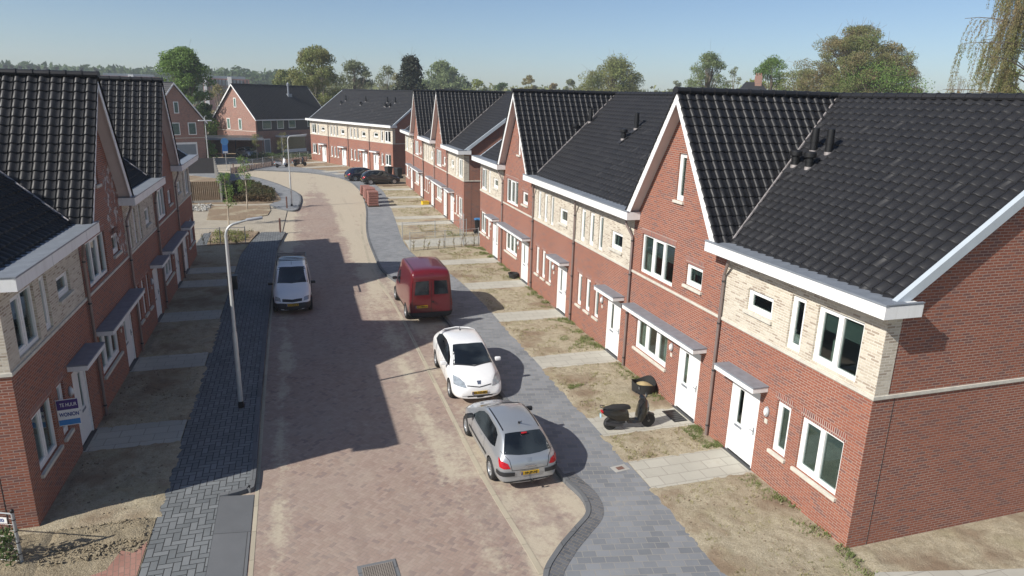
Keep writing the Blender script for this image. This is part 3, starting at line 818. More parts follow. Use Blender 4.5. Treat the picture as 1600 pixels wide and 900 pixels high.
slab('planting_bed', smooth_line([(-7.3, 61.6), (-2.05, 61.6), (-1.85, 66), (-3.0, 72.0), (-4.7, 74.7), (-7.5, 78.2), (-11, 82)])+[(-12, 82), (-12, 61.7), (-7.4, 61.7)], 0.02, -0.16, M['gardenbrown'])
slab('far_paving', [(-13, 88), (-8, 87.5), (-6.5, 89), (-7.2, 96.5), (-9, 104), (-16, 106), (-22, 99)], -0.06, -0.16, M['sandpave'])


# uneven soil surface of the nearer plots
def relief(name, x0, x1, y0, y1, mat, amp=0.03, res=0.06, edge=0.15, z0=0.0):
    bm = bmesh.new(); nx = int((x1-x0)/res); ny = int((y1-y0)/res); g = []
    for i in range(nx+1):
        row = []
        for j in range(ny+1):
            x = x0+(x1-x0)*i/nx; y = y0+(y1-y0)*j/ny
            e = min(1, min(x-x0, x1-x, y-y0, y1-y)/edge)
            h = 0.5*mnoise.noise(Vector((x*1.1, y*1.1, 0)))+0.45*mnoise.noise(Vector((x*3.5, y*3.5, 5)))+0.35*abs(mnoise.noise(Vector((x*9, y*9, 9))))
            rg = 0.022*mnoise.noise(Vector((x*4, y*4, 3)))+0.012*mnoise.noise(Vector((x*13, y*13, 3)))
            row.append(bm.verts.new((x, y, z0+e*(0.5*amp+h*amp)+(1-e)*(rg-0.006))))
        g.append(row)
    for i in range(nx):
        for j in range(ny): bm.faces.new((g[i][j], g[i+1][j], g[i+1][j+1], g[i][j+1]))
    me = bpy.data.meshes.new(name); bm.to_mesh(me); bm.free(); me.materials.append(mat); uvbox(me)
    for p in me.polygons: p.use_smooth = True
    return struct(addobj(name, me))
for y0, y1 in ((7.6, 13.08), (14.47, 15.88), (17.12, 21.03), (22.27, 26.33), (27.62, 31.48)):
    relief('garden_soil', 7.84, 10.93, y0-.09, y1+.09, M['garden'], 0.055, edge=.28)
for y0, y1 in ((15.02, 18.53), (19.97, 24.08), (25.47, 29.38)):
    relief('garden_soil', -5.81, -3.36, y0-.09, y1+.09, M['garden'], 0.055, edge=.28)
relief('verge_soil', -5.45, -3.5, 14.15, 14.99, M['soil'], 0.07)
relief('verge_soil', -10, -5.42, 10, 14.99, M['soil'], 0.09)
relief('garden_soil', 10.95, 18, 7.6, 9.85, M['garden'], 0.05, z0=-0.004)

# ------------------------------------------------------------------ houses
GR = 'brick terraced houses along the street'
XR, XL = 10.94, -5.82
def houseR(kind, yfar, W, label, **k):
    return place(make_house(kind, W, **k), (XR, yfar, 0), R(-90), label, GR)
def houseL(kind, ynear, W, label, **k):
    return place(make_house(kind, W, **k), (XL, ynear, 0), R(90), label, GR)
hA = houseR('A', 15.3, 5.4, 'nearest house on the right, large bare brick end wall facing the camera', endR=True, gl=True)
hB = houseR('B', 20.7, 5.4, 'right-hand gabled red brick house with the black scooter parked on its path', flues=[(4.42, 3.15, .72), (5.02, 3.15, .72), (4.4, 2.6, .5, 'cowl'), (4.97, 2.6, .5, 'cowl')])
hC = houseR('C', 25.9, 5.2, 'cream-topped house with three slit windows, just beyond the near right gable', gr=True)
hD = houseR('C', 31.2, 5.3, 'cream-topped house with two roof pipes, beside the far gable of the near right row', gl=True, flues=[(3.88, 2.64, .5, 'cowl'), (3.84, 3.24, .75)])
hE = houseR('B', 36.5, 5.3, 'gabled red brick house behind the red van, with a small black tub beside its door', flues=[(3.8, 2.6, .5, 'cowl'), (3.95, 3.33, .75)])
hF = houseR('F', 41.5, 5.0, 'cream-topped end house beside the wire fences, last of the near right row', endL=True, gr=True, pipe=False)
hK = houseR('A', 51.3, 5.3, 'end house of the second right row, with the blue-lidded bin against its side wall', endR=True, gl=True)
hL = houseR('B', 56.5, 5.2, 'nearer gabled house of the second right row, next to its end house', flues=[(1.3, 2.6, .5, 'cowl'), (1.45, 3.2, .75), (0.7, 2.6, .5, 'cowl'), (0.8, 3.2, .75)])
hM = houseR('C', 61.8, 5.3, 'cream-topped house between the two gables of the second right row', gl=True, gr=True)
hN = copy_tree(hL); place(hN, (XR, 67.2, 0), R(-90), 'farther gabled house of the second right row, behind the brick pallets', GR)
hO = houseR('F', 72.6, 5.3, 'cream-topped last house of the second right row, beside the parked black cars', endL=True, gr=True, pipe=False)
lA = houseL('F', 15.26, 5.44, 'nearest house on the left, with the purple and blue letting board by its door', endL=True, gr=True, pipe=False, flues=[(4.4, 5.8, 1.0, 'cowl'), (4.9, 5.8, 1.0), (4.65, 6.4, 1.1, 'cowl')])
lB = houseL('B', 20.7, 5.3, 'nearest gabled house on the left, white bloom on the bricks of its gable')
lC = houseL('C', 26.0, 5.3, 'cream-topped left house between the two left gables', gl=True, gr=True, flues=[(4.3, 5.8, 1.0, 'cowl'), (4.8, 5.8, 1.0), (4.55, 6.4, 1.1, 'cowl')])
lD = houseL('B', 31.3, 5.3, 'farther gabled house on the left, second gable from the camera')
lE = houseL('A', 36.6, 5.3, 'last house of the left row, opposite the parked white van', endR=True, gl=True)
# rotated far row
a3 = math.atan2(-0.91, 0.414); d3 = Vector((math.cos(a3), math.sin(a3), 0)); o3 = Vector((2.0, 100.6, 0))
P3 = []
lab3 = ['leftmost of the four flat-fronted houses at the head of the street', 'second from left of the four flat-fronted houses at the head of the street',
        'third from left of the four flat-fronted houses, behind the dark blue hatchback', 'rightmost of the four flat-fronted houses, with two dark bins at its corner']
specs = [('F', dict(endL=True, pipe=False, flues=[(4.0, 2.7, .5, 'cowl'), (4.3, 3.3, .75)])), ('C', dict(flues=[(4.0, 2.7, .5, 'cowl'), (4.3, 3.3, .75)])),
         ('C', dict(flues=[(4.6, 2.7, .5, 'cowl'), (4.3, 3.3, .75), (5.0, 2.6, .5, 'cowl')])), ('A', dict(endR=True, flues=[(0.5, 2.7, .5, 'cowl'), (0.8, 3.3, .75)]))]
for i, (k, kw) in enumerate(specs):
    h = make_house(k, 5.3, **kw); place(h, o3+d3*5.3*i, a3, lab3[i], GR)
nrm = Vector((math.sin(a3), -math.cos(a3), 0))   # outward normal of the front
for i in range(4):
    u0 = [3.2, 3.5, 3.5, .85][i]
    c = o3+d3*(5.3*i+u0-0.1); q = [c, c+d3*1.3]
    e = 5.6 if i > 0 else 5.0
    slab('garden_path', [(p.x, p.y) for p in (q[0], q[0]+nrm*e, q[1]+nrm*e, q[1])], 0.004, -0.1, M['path'])

# white bloom on the left gable bricks
def blotmat():
    m, t = newmat('mortar_bloom')
    uv = t.uv(); n = t.noise(uv, 2.6, 6, 0.75)
    tr = t.n.new('ShaderNodeBsdfTransparent'); mx = t.n.new('ShaderNodeMixShader')
    t.p.inputs['Base Color'].default_value = rgb(0.60, 0.55, 0.52); t.p.inputs['Roughness'].default_value = 0.9
    t.l.new(t.ramp(n, 0.50, 0.58, 0.0, 0.8), mx.inputs[0]); t.l.new(tr.outputs[0], mx.inputs[1]); t.l.new(t.p.outputs[0], mx.inputs[2])
    t.l.new(mx.outputs[0], t.o.inputs[0]); return m
b = MB(); b.poly([(3.3, -0.004, 4.75), (4.9, -0.004, 3.7), (5.28, -0.004, 3.7), (5.28, -0.004, 5.4), (4.2, -0.004, 7.0), (3.2, -0.004, 6.6)]); b.build('mortar_bloom', blotmat(), lB)

# houses in the background
def brown_house(loc, rz, W, D, ez, rz_h, label, gablewin, frontwins, door=None, chim=False, extra=None):
    """local: front at y=0 from x 0..W, interior +y; ridge along x; gable walls at x=0 and x=W"""
    r = thing('detached_house', label, 'house', loc, rz)
    b = MB(); b.extr([(0, 0, -.2), (0, D, -.2), (0, D, ez), (0, D/2, rz_h), (0, 0, ez)], (W, 0, 0)); w = b.build('wall', M['brownbrick'], r)
    b = MB(); s = (rz_h-ez)/(D/2); o = 0.35; zo = ez-o*s
    for y0, y1 in ((-o, D/2), (D+o, D/2)):
        b.extr([(-0.3, y0, zo+0.03), (-0.3, y1, rz_h+0.03), (-0.3, y1, rz_h+0.2), (-0.3, y0, zo+0.2)], (W+0.6, 0, 0))
    rf = b.build('roof_base', M['tileplain'], r)
    S = math.hypot(D/2+o, rz_h-zo)
    t = addobj('roof', tile_mesh(W+0.6, S, tw=0.33), r); t.matrix_local = frame((-0.3, -o, zo+0.2), (1, 0, 0), (0, D/2+o, rz_h-zo))
    ridge_tiles(r, (-0.3, D/2, rz_h+0.24), (W+0.3, D/2, rz_h+0.24))
    for x in (-0.34, W+0.30):
        b = MB()
        for y0, y1 in ((-o, D/2), (D+o, D/2)):
            b.extr([(x, y0, zo+0.02), (x, y1, rz_h+0.02), (x, y1, rz_h+0.26), (x, y0, zo+0.26)], (0.04, 0, 0))
        b.build('verge_board', M['fascia'], r)
    MB().box(-0.3, W+0.3, -o-0.1, -o-0.003, zo-0.02, zo+0.15).build('gutter', M['fascia'], r)
    for sgn, x in ((-1, 0), (1, W)):
        b = MB(); b.box(min(x, x+sgn*0.03), max(x, x+sgn*0.03), 0, D, 3.2, 3.27); b.build('band', M['stone'], w)
    for (x, a, c, e, f) in gablewin:
        sg = -1 if x == 0 else 1; xx = 0 if x == 0 else W
        b = MB(); x0, x1 = sorted((xx+sg*0.002, xx+sg*0.05))
        b.box(x0, x1, a, c, e, f); o_ = b.build('window', M['white'], r)
        x0, x1 = sorted((xx+sg*0.052, xx+sg*0.06)); MB().box(x0, x1, a+.09, c-.09, e+.09, f-.09).build('pane', M['pane'], o_)
    for (a, c, e, f, n) in frontwins:
        b = MB(); b.box(a, c, -0.05, -0.002, e, f); o_ = b.build('window', M['white'], r)
        b = MB(); wd = (c-a)/n
        for i in range(n): b.box(a+wd*i+.08, a+wd*(i+1)-.08, -0.06, -0.052, e+.08, f-.08)
        b.build('pane', M['pane'], o_)
    if door:
        b = MB(); b.box(door[0], door[1], -0.04, -0.002, 0, 2.15); dd = b.build('door', M[door[2]], r)
        MB().box(door[0]+.12, door[1]-.12, -0.05, -0.042, .15, 2.0).build('door_leaf', M[door[3]], dd)
    return r
M['bluegrey'] = plain('blue_grey_paint', (0.20, 0.24, 0.27), 0.5)
M['slate'] = plain('dark_cladding', (0.05, 0.045, 0.045), 0.6)
aB = R(43)
bh = brown_house((-5.55, 110, 0), aB, 14.5, 8.8, 5.2, 9.75, 'sunlit gabled brown brick house with white verge boards beyond the bend fence',
    [(0, 3.9, 4.45, 6.6, 8.0), (0, 3.0, 3.7, 3.4, 5.0), (0, 5.6, 6.3, 3.4, 5.0)],
    [(1.2, 2.9, 3.55, 5.0, 1), (4.0, 5.3, 3.55, 5.1, 1), (6.3, 7.7, 3.6, 5.0, 1), (10.2, 11.4, 3.7, 5.0, 1)], door=(1.3, 2.5, 'white', 'bluegrey'))
b = MB(); b.box(0.3, 13, -0.02, -0.001, 3.3, 5.0); b.build('cladding', M['slate'], bh)
b = MB(); b.box(3.6, 8.6, -1.3, -0.002, 2.35, 2.55); b.box(3.6, 3.75, -1.28, -1.1, 0, 2.35); b.box(3.75, 8.6, -1.2, -1.1, 0, 0.5); by = b.build('bay', M['fascia'], bh)
MB().box(3.75, 8.5, -1.16, -1.12, 0.5, 2.35).build('pane', M['pane'], by)
b = MB(); b.lathe([(0.14, 8.6), (0.14, 9.9), (0.2, 9.95), (0.2, 10.3), (0.05, 10.5)], 10, Matrix.Translation((9.5, 3.1, 0))); b.box(9.1, 9.9, 2.7, 3.5, 8.2, 8.75); b.build('chimney_pipe', M['zinc'], bh)
bl = brown_house((-20.74, 99.66, 0), R(-60), 8.0, 6.6, 5.3, 9.6, 'shaded brown brick gabled house with a grey garage door, behind the left row',
    [(1, 3.1, 3.7, 6.2, 7.6), (1, 0.5, 1.2, 3.6, 5.1), (1, 2.3, 3.6, 3.6, 5.1), (1, 4.6, 5.6, 3.6, 5.1)], [(1, 2.4, 3.6, 5.0, 1)])
b = MB(); b.box(8.004, 8.08, 2.2, 5.5, 0, 2.7); gg = b.build('garage_door', M['fascia'], bl)
b = MB(); b.box(8.082, 8.10, 2.4, 5.3, 0, 2.45); b.build('door_panel', M['bluegrey'], gg)

# flat carport between them
r = thing('carport', 'flat-roofed dark carport with a pale fascia, left of the sunlit brown house', 'carport', (-13.4, 104.5, 0), R(4))
b = MB(); b.box(0, 9.0, -0.3, 6.5, 2.55, 2.62); b.build('roof', M['greydark'], r)
b = MB(); b.box(-0.05, 9.05, -0.36, -0.302, 2.35, 2.70); b.build('fascia', M['zinc'], r)
b = MB(); b.box(0, 9.0, 6.2, 6.4, 0, 2.54); b.box(0, 0.2, 0.3, 6.19, 0, 2.54); b.box(3.3, 3.5, 0.3, 6.19, 0, 2.54); b.build('wall', M['brownbrick'], r)
for x in (5.2, 8.8):
    b = MB(); b.box(x, x+0.12, -0.25, -0.12, 0, 2.54); b.build('post', M['slate'], r)
b = MB(); b.box(-4.5, -0.3, 2.5, 7.2, 0, 2.7); r2_ = b.build('garage', M['brownbrick']); r2_.location = (-13.4, 104.5, 0); r2_.rotation_euler = (0, 0, R(4)); tag(r2_, 'low flat-roofed brick garage between the carport and the shaded house', 'garage')
b = MB(); b.box(-4.7, -0.1, 2.3, 7.4, 2.70, 2.9); b.build('roof', M['stone'], r2_)

# ------------------------------------------------------------------ vehicles
def paint(name, c, rough=0.3, metal=0.0, coat=0.8):
    return plain(name, c, rough, metal, 0.5, 0.02, 2.0, coat)
M['p_silver'] = paint('silver_paint', (0.40, 0.42, 0.44), 0.32, 0.55)
M['p_white'] = paint('white_car_paint', (0.82, 0.82, 0.81), 0.3)
M['p_red'] = paint('red_van_paint', (0.13, 0.007, 0.011), 0.3)
M['p_black'] = paint('black_car_paint', (0.008, 0.009, 0.010), 0.25)
M['p_navy'] = paint('dark_blue_car_paint', (0.008, 0.013, 0.035), 0.25)
M['bumper'] = plain('dark_grey_bumper', (0.022, 0.023, 0.025), 0.5)
M['redlamp'] = plain('red_tail_lamp', (0.42, 0.008, 0.015), 0.15, vary=0.2, vscale=14)
M['headlamp'] = plain('clear_head_lamp', (0.36, 0.40, 0.43), 0.12, metal=0.3, vary=0.25, vscale=12)
M['tailgrey'] = plain('dull_tail_lamp', (0.16, 0.03, 0.03), 0.2)
M['orange'] = plain('orange_indicator', (0.6, 0.12, 0.01), 0.2)
M['plate'] = plain('yellow_number_plate', (0.62, 0.38, 0.02), 0.4)
M['plateblue'] = plain('plate_blue_band', (0.01, 0.05, 0.25), 0.4)
M['ink'] = plain('black_ink', (0.01, 0.01, 0.01), 0.5)
M['alloy'] = plain('wheel_alloy', (0.42, 0.43, 0.44), 0.35, metal=0.7)
M['steel'] = plain('galvanised_steel', (0.42, 0.44, 0.45), 0.45, metal=0.4, vary=0.1, vscale=8)
M['chrome'] = plain('chrome', (0.6, 0.6, 0.62), 0.15, metal=0.9)

def lerp_tab(tab, x):
    if x <= tab[0][0]: return tab[0][1]
    for (a, va), (b_, vb) in zip(tab, tab[1:]):
        if x <= b_:
            t = (x-a)/(b_-a); return va+(vb-va)*t
    return tab[-1][1]

def car_body(root, xs, top, belt, wid, roofw, zb, paintm, wheels, wr, sub=2, crown=0.03):
    """tables over x (front +x): top z, belt z, half width, half roof width (at top), bottom z"""
    bm = bmesh.new(); rings = []
    for x in xs:
        T = lerp_tab(top, x); B = min(lerp_tab(belt, x), T-0.03); w = lerp_tab(wid, x); rw = lerp_tab(roofw, x); z0 = lerp_tab(zb, x)
        half = [(0, z0), (w*0.80, z0), (w*0.97, z0+0.08), (w, z0+(B-z0)*0.50), (w*0.985, z0+(B-z0)*0.80), (w*0.955, B), (rw, T-0.055), (rw*0.90, T-0.012), (rw*0.45, T+crown*0.7), (0, T+crown)]
        ring = half+[(-y, z) for (y, z) in half[-2:0:-1]]
        rings.append([bm.verts.new((x, y, z)) for y, z in ring])
    n = len(rings[0])
    for a, b_ in zip(rings, rings[1:]):
        for k in range(n): bm.faces.new((a[k], a[(k+1) % n], b_[(k+1) % n], b_[k]))
    # end caps as quad strips between mirrored points
    for ring, flip in ((rings[0], True), (rings[-1], False)):
        h = n//2
        for k in range(h):
            a, b_, c, d = ring[k], ring[k+1], ring[(n-k-1) % n], ring[(n-k) % n]
            vs = []
            for v in (a, b_, c, d):
                if v not in vs: vs.append(v)
            if len(vs) > 2:
                try: bm.faces.new(vs if flip else vs[::-1])
                except ValueError: pass
    bmesh.ops.recalc_face_normals(bm, faces=bm.faces)
    me = bpy.data.meshes.new('body'); bm.to_mesh(me); bm.free()
    me.materials.append(paintm); me.materials.append(M['black'])
    o = bpy.data.objects.new('body_cage', me); COL.objects.link(o)
    md = o.modifiers.new('s', 'SUBSURF'); md.levels = sub; md.render_levels = sub
    dg = bpy.context.evaluated_depsgraph_get()
    me2 = bpy.data.meshes.new_from_object(o.evaluated_get(dg)); bvh0 = None
    o.modifiers.clear(); o.data = me2
    bvh = BVHTree.FromPolygons([v.co.copy() for v in me2.vertices], [tuple(p.vertices) for p in me2.polygons])
    # wheel arches
    for (wx, wy) in wheels:
        cb = MB(); cb.lathe([(wr*1.13, 0.0), (wr*1.13, 0.5)], 28, Matrix.Translation((wx, (wy+0.13) if wy > 0 else (wy-0.13), wr)) @ Matrix.Rotation(R(90 if wy > 0 else -90), 4, 'X'))
        cm = cb.mesh('cut', [paintm, M['black']])
        for p in cm.polygons: p.material_index = 1
        co = bpy.data.objects.new('cut', cm); COL.objects.link(co)
        bo = o.modifiers.new('b', 'BOOLEAN'); bo.operation = 'DIFFERENCE'; bo.object = co; bo.solver = 'EXACT'
        dg = bpy.context.evaluated_depsgraph_get(); dg.update()
        me3 = bpy.data.meshes.new_from_object(o.evaluated_get(dg))
        o.modifiers.clear(); o.data = me3
        bpy.data.objects.remove(co)
    me3 = o.data; me3.name = 'body'
    for p in me3.polygons: p.use_smooth = True
    me3.set_sharp_from_angle(angle=R(38))
    bpy.data.objects.remove(o)
    b_ = addobj('body', me3, root)
    return b_, bvh

def resample(pts, n):
    P = [Vector(p) for p in pts]; L = [0]
    for a, c in zip(P, P[1:]): L.append(L[-1]+(c-a).length)
    out = []
    for i in range(n+1):
        s = L[-1]*i/n
        for j in range(len(P)-1):
            if s <= L[j+1]+1e-9:
                t = (s-L[j])/max(1e-9, L[j+1]-L[j]); out.append(P[j].lerp(P[j+1], t)); break
    return out
def patch(bvh, A, B, off=0.006, nu=14, nv=6, thick=0.0):
    A = resample(A, nu); B = resample(B, nu); bm = bmesh.new(); g = []
    for i in range(nu+1):
        row = []
        for j in range(nv+1):
            p = A[i].lerp(B[i], j/nv); h = bvh.find_nearest(p)
            nrm_ = h[1]
            if (p-h[0]).dot(nrm_) < 0 and (p-h[0]).length > 0.25: pass
            row.append(bm.verts.new(h[0]+nrm_*off))
        g.append(row)
    for i in range(nu):
        for j in range(nv): bm.faces.new((g[i][j], g[i+1][j], g[i+1][j+1], g[i][j+1]))
    return bm
def addpatch(name, bm, mat, parent):
    bmesh.ops.recalc_face_normals(bm, faces=bm.faces)
    me = bpy.data.meshes.new(name); bm.to_mesh(me); bm.free(); me.materials.append(mat)
    # make normals outward from the car centre
    c = Vector((0, 0, 0.6)); s = sum(p.normal.dot(p.center-c) for p in me.polygons)
    if s < 0: me.flip_normals()
    for p in me.polygons: p.use_smooth = True
    return addobj(name, me, parent)
def mirp(P): return [(p[0], -p[1], p[2]) for p in P]
def both(name, bvh, A, B, mat, parent, **k):
    addpatch(name, patch(bvh, A, B, **k), mat, parent)
    addpatch(name, patch(bvh, mirp(A), mirp(B), **k), mat, parent)
def wheel(root, x, y, r, w=0.2, cap=False, spokes=7):
    s = 1 if y > 0 else -1
    M4 = Matrix.Translation((x, y, r)) @ Matrix.Rotation(R(-90*s), 4, 'X')   # local +z -> outwards
    t = MB(); t.lathe([(r*0.60, -w/2), (r*0.93, -w/2), (r, -w*0.33), (r, w*0.33), (r*0.94, w*0.48), (r*0.70, w*0.5), (r*0.64, w*0.42), (r*0.64, -w*0.2)], 26, M4)
    wo_ = t.build('wheel', M['rubber'], root, smooth=True)
    b = MB(); b.lathe([(r*0.62, w*0.25), (r*0.64, w*0.44), (r*0.58, w*0.46), (r*0.54, w*0.30)], 26, M4)
    if cap: b.lathe([(r*0.56, w*0.22), (r*0.52, w*0.36), (r*0.2, w*0.42), (r*0.08, w*0.44)], 22, M4)
    else:
        for k in range(spokes):
            b.box(r*0.08, r*0.56, -0.028, 0.028, w*0.25, w*0.40, 0.006, M4 @ Matrix.Rotation(2*math.pi*k/spokes, 4, 'Z'))
        b.lathe([(r*0.15, w*0.25), (r*0.14, w*0.44), (r*0.05, w*0.46)], 12, M4)
    b.build('rim', M['alloy'], wo_, smooth=True)
    b = MB(); b.lathe([(r*0.56, -0.02), (r*0.56, w*0.1)], 20, M4); b.build('brake_drum', M['black'], wo_)
def mirror(root, x, y, z, mat, f=1):
    for s in (1, -1):
        b = MB(); b.box(x-0.06, x+0.06, s*y-0.01 if s > 0 else s*y-0.19, s*y+0.19 if s > 0 else s*y+0.01, z-0.06, z+0.07, 0.03)
        o = b.build('wing_mirror', mat, root, smooth=True)
        b = MB(); b.box(x-0.068, x-0.061, min(s*(y+0.02), s*(y+0.16)), max(s*(y+0.02), s*(y+0.16)), z-0.04, z+0.05); b.build('mirror_glass', M['carglass'], o)
def text_mesh(txt, size, mat, name='lettering', depth=0.002, bold=0.0):
    cu = bpy.data.curves.new('t', 'FONT'); cu.body = txt; cu.size = size; cu.align_x = 'CENTER'; cu.align_y = 'CENTER'; cu.extrude = depth; cu.offset = bold
    o = bpy.data.objects.new('t', cu); COL.objects.link(o)
    dg = bpy.context.evaluated_depsgraph_get(); dg.update()
    me = bpy.data.meshes.new_from_object(o.evaluated_get(dg)); bpy.data.objects.remove(o)
    me.name = name; me.materials.clear(); me.materials.append(mat); return me
def plate(root, x, z, txt, rear=True, tilt=0.0, yo=0.0):
    """number plate facing -x (rear) or +x"""
    s = -1 if rear else 1
    b = MB(); b.box(-0.255, 0.255, -0.006, 0.006, -0.055, 0.055, 0.004)
    o = b.build('number_plate', M['plate'], root)
    # local: x right when viewed, -y towards viewer, z up
    o.rotation_euler = (R(tilt), 0, R(-90 if rear else 90)); o.location = (x, yo, z)
    b = MB(); b.box(-0.253, -0.213, -0.009, -0.0065, -0.052, 0.052); b.build('blue_band', M['plateblue'], o)
    t = addobj('lettering', text_mesh(txt, 0.105, M['ink'], bold=0.002), o); t.location = (0.02, -0.008, 0.0); t.rotation_euler = (R(90), 0, 0)
    return o

def hatchback(name, label, cat, loc, rz, pm, scale=0.94, rear_view=True, txt='XX', group=None, kind='hatch', wiper=True):
    root = thing(name, label, cat, loc, rz, group); root.scale = (scale,)*3
    wr = 0.315
    if kind == 'hatch':
        xs = [-2.1, -2.06, -1.95, -1.75, -1.45, -1.0, -0.4, 0.15, 0.55, 0.95, 1.3, 1.65, 1.95, 2.07, 2.1]
        top = [(-2.1, .72), (-2.06, .88), (-1.95, 1.02), (-1.75, 1.18), (-1.45, 1.42), (-1.0, 1.475), (-.4, 1.50), (.15, 1.47), (.55, 1.30), (.95, 1.10), (1.3, .97), (1.65, .88), (1.95, .76), (2.07, .64), (2.1, .5)]
        belt = [(-2.1, .6), (-1.95, .92), (-1.45, .97), (.9, .90), (1.3, .84), (1.95, .66), (2.1, .45)]
        wid = [(-2.1, .62), (-2.06, .74), (-1.95, .82), (-1.6, .86), (0, .875), (1.2, .87), (1.7, .82), (1.95, .72), (2.07, .58), (2.1, .5)]
        rfw = [(-2.1, .52), (-1.95, .66), (-1.75, .64), (-1.45, .60), (-.4, .60), (.15, .59), (.55, .62), (.95, .66), (1.3, .68), (1.65, .64), (1.95, .5), (2.1, .38)]
        wh = [(-1.27, .76), (-1.27, -.76), (1.34, .76), (1.34, -.76)]
    else:  # aerodynamic five-door, steep bonnet-to-roof arc
        xs = [-2.2, -2.16, -2.05, -1.8, -1.35, -0.8, -0.2, 0.25, 0.65, 1.1, 1.5, 1.85, 2.08, 2.18, 2.21]
        top = [(-2.2, .8), (-2.16, 1.0), (-2.05, 1.12), (-1.8, 1.22), (-1.35, 1.40), (-.8, 1.48), (-.2, 1.50), (.25, 1.46), (.65, 1.31), (1.1, 1.10), (1.5, .97), (1.85, .87), (2.08, .75), (2.18, .62), (2.21, .45)]
        belt = [(-2.2, .65), (-2.05, .98), (-1.35, .99), (.8, .88), (1.5, .80), (2.08, .6), (2.21, .4)]
        wid = [(-2.2, .68), (-2.16, .78), (-2.05, .84), (-1.6, .865), (0, .87), (1.2, .87), (1.8, .85), (2.08, .76), (2.18, .64), (2.21, .52)]
        rfw = [(-2.2, .55), (-2.05, .68), (-1.8, .66), (-1.35, .63), (-.4, .62), (.25, .61), (.65, .62), (1.1, .66), (1.5, .68), (1.85, .6), (2.08, .48), (2.21, .35)]
        wh = [(-1.32, .75), (-1.32, -.75), (1.38, .75), (1.38, -.75)]
    zb = [(-2.2, .30), (-1.9, .2), (1.9, .18), (2.2, .24)]
    body, bvh = car_body(root, xs, top, belt, wid, rfw, zb, pm, wh, wr)
    for (x, y) in wh: wheel(root, x, y*1.02, wr)
    if kind == 'hatch':
        addpatch('rear_window', patch(bvh, [(-1.42, .50, 1.40), (-1.47, 0, 1.44), (-1.42, -.50, 1.40)], [(-1.86, .66, 1.02), (-1.95, .3, 1.00), (-1.97, 0, .995), (-1.95, -.3, 1.00), (-1.86, -.66, 1.02)]), M['carglass'], root)
        addpatch('windscreen', patch(bvh, [(.22, .52, 1.44), (.28, 0, 1.47), (.22, -.52, 1.44)], [(.98, .66, 1.06), (1.12, 0, 1.06), (.98, -.66, 1.06)]), M['carglass'], root)
        both('side_window', bvh, [(-1.25, .66, 1.30), (-1.0, .64, 1.38), (-.2, .64, 1.41), (.15, .66, 1.36), (.5, .70, 1.20)], [(-1.42, .80, 1.06), (-1.15, .83, 1.00), (-.4, .85, .97), (.3, .85, .96), (.78, .82, .98)], M['carglass'], root)
        both('tail_lamp', bvh, [(-1.80, .83, .98), (-1.94, .76, .90), (-2.05, .60, .84)], [(-1.95, .82, .74), (-2.04, .70, .70), (-2.08, .54, .71)], M['redlamp'], root, off=0.012, nu=8)
        both('bumper_corner', bvh, [(-1.80, .86, .62), (-2.03, .74, .62), (-2.1, .42, .60)], [(-1.80, .86, .50), (-2.03, .74, .50), (-2.1, .42, .49)], M['bumper'], root, off=0.02, nu=10)
        both('side_moulding', bvh, [(-.9, .87, .60), (.9, .87, .60)], [(-.9, .87, .53), (.9, .87, .53)], M['bumper'], root, off=0.012)
        both('roof_rail', bvh, [(-1.3, .535, 1.44), (.1, .535, 1.48)], [(-1.3, .505, 1.46), (.1, .505, 1.50)], M['black'], root, off=0.008, nv=2)
        b = MB(); b.box(-1.57, -1.51, -.08, .08, 1.398, 1.428, 0.01); b.build('brake_light', M['redlamp'], root, smooth=True)
        addpatch('emblem', patch(bvh, [(-2.0, .045, .92), (-2.0, -.045, .92)], [(-2.05, .035, .83), (-2.05, -.035, .83)], nu=4, nv=4), M['alloy'], root)
        addpatch('boot_handle', patch(bvh, [(-2.05, .13, .76), (-2.05, -.13, .76)], [(-2.07, .13, .73), (-2.07, -.13, .73)], off=0.02, nu=6, nv=2), M['chrome'], root)
        plate(root, -2.125, .55, txt, True, 6, 0.0)
        b = MB(); b.tube([(-2.0, -.05, .30), (-2.17, -.05, .27), (-2.20, -.05, .36)], 0.022, 8); b.lathe([(0.01, 0), (0.03, .02), (0.03, .04), (.01, .06)], 10, Matrix.Translation((-2.20, -.05, .35))); b.build('tow_bar', M['black'], root, smooth=True)
        both('headlamp', bvh, [(1.72, .80, .80), (1.95, .55, .75)], [(1.80, .80, .66), (2.03, .50, .62)], M['headlamp'], root, nu=8)
        b = MB(); b.tube([(-1.12, 0, 1.49), (-1.17, 0, 1.535), (-1.34, 0, 1.66)], 0.01, 6); b.lathe([(.035, 1.49), (.03, 1.53)], 8, Matrix.Translation((-1.12, 0, 0))); b.build('antenna', M['black'], root)
        b = MB(); b.tube([(-1.99, 0, 1.02), (-1.80, .28, 1.13), ], 0.012, 6)
        mirror(root, .62, .84, 1.0, M['bumper'] if pm != M['p_white'] else pm)
        for s in (1, -1): pass
        # black bumper underside
        addpatch('lower_bumper', patch(bvh, [(-2.05, .7, .34), (-2.1, 0, .34), (-2.05, -.7, .34)], [(-1.98, .7, .26), (-2.05, 0, .26), (-1.98, -.7, .26)], off=0.008), M['bumper'], root)
    else:
        addpatch('windscreen', patch(bvh, [(.28, .52, 1.44), (.34, 0, 1.47), (.28, -.52, 1.44)], [(1.10, .69, 1.06), (1.28, .35, 1.05), (1.34, 0, 1.05), (1.28, -.35, 1.05), (1.10, -.69, 1.06)]), M['carglass'], root)
        addpatch('rear_window', patch(bvh, [(-1.2, .5, 1.38), (-1.2, -.5, 1.38)], [(-1.95, .60, 1.16), (-1.98, -.60, 1.16)]), M['carglass'], root)
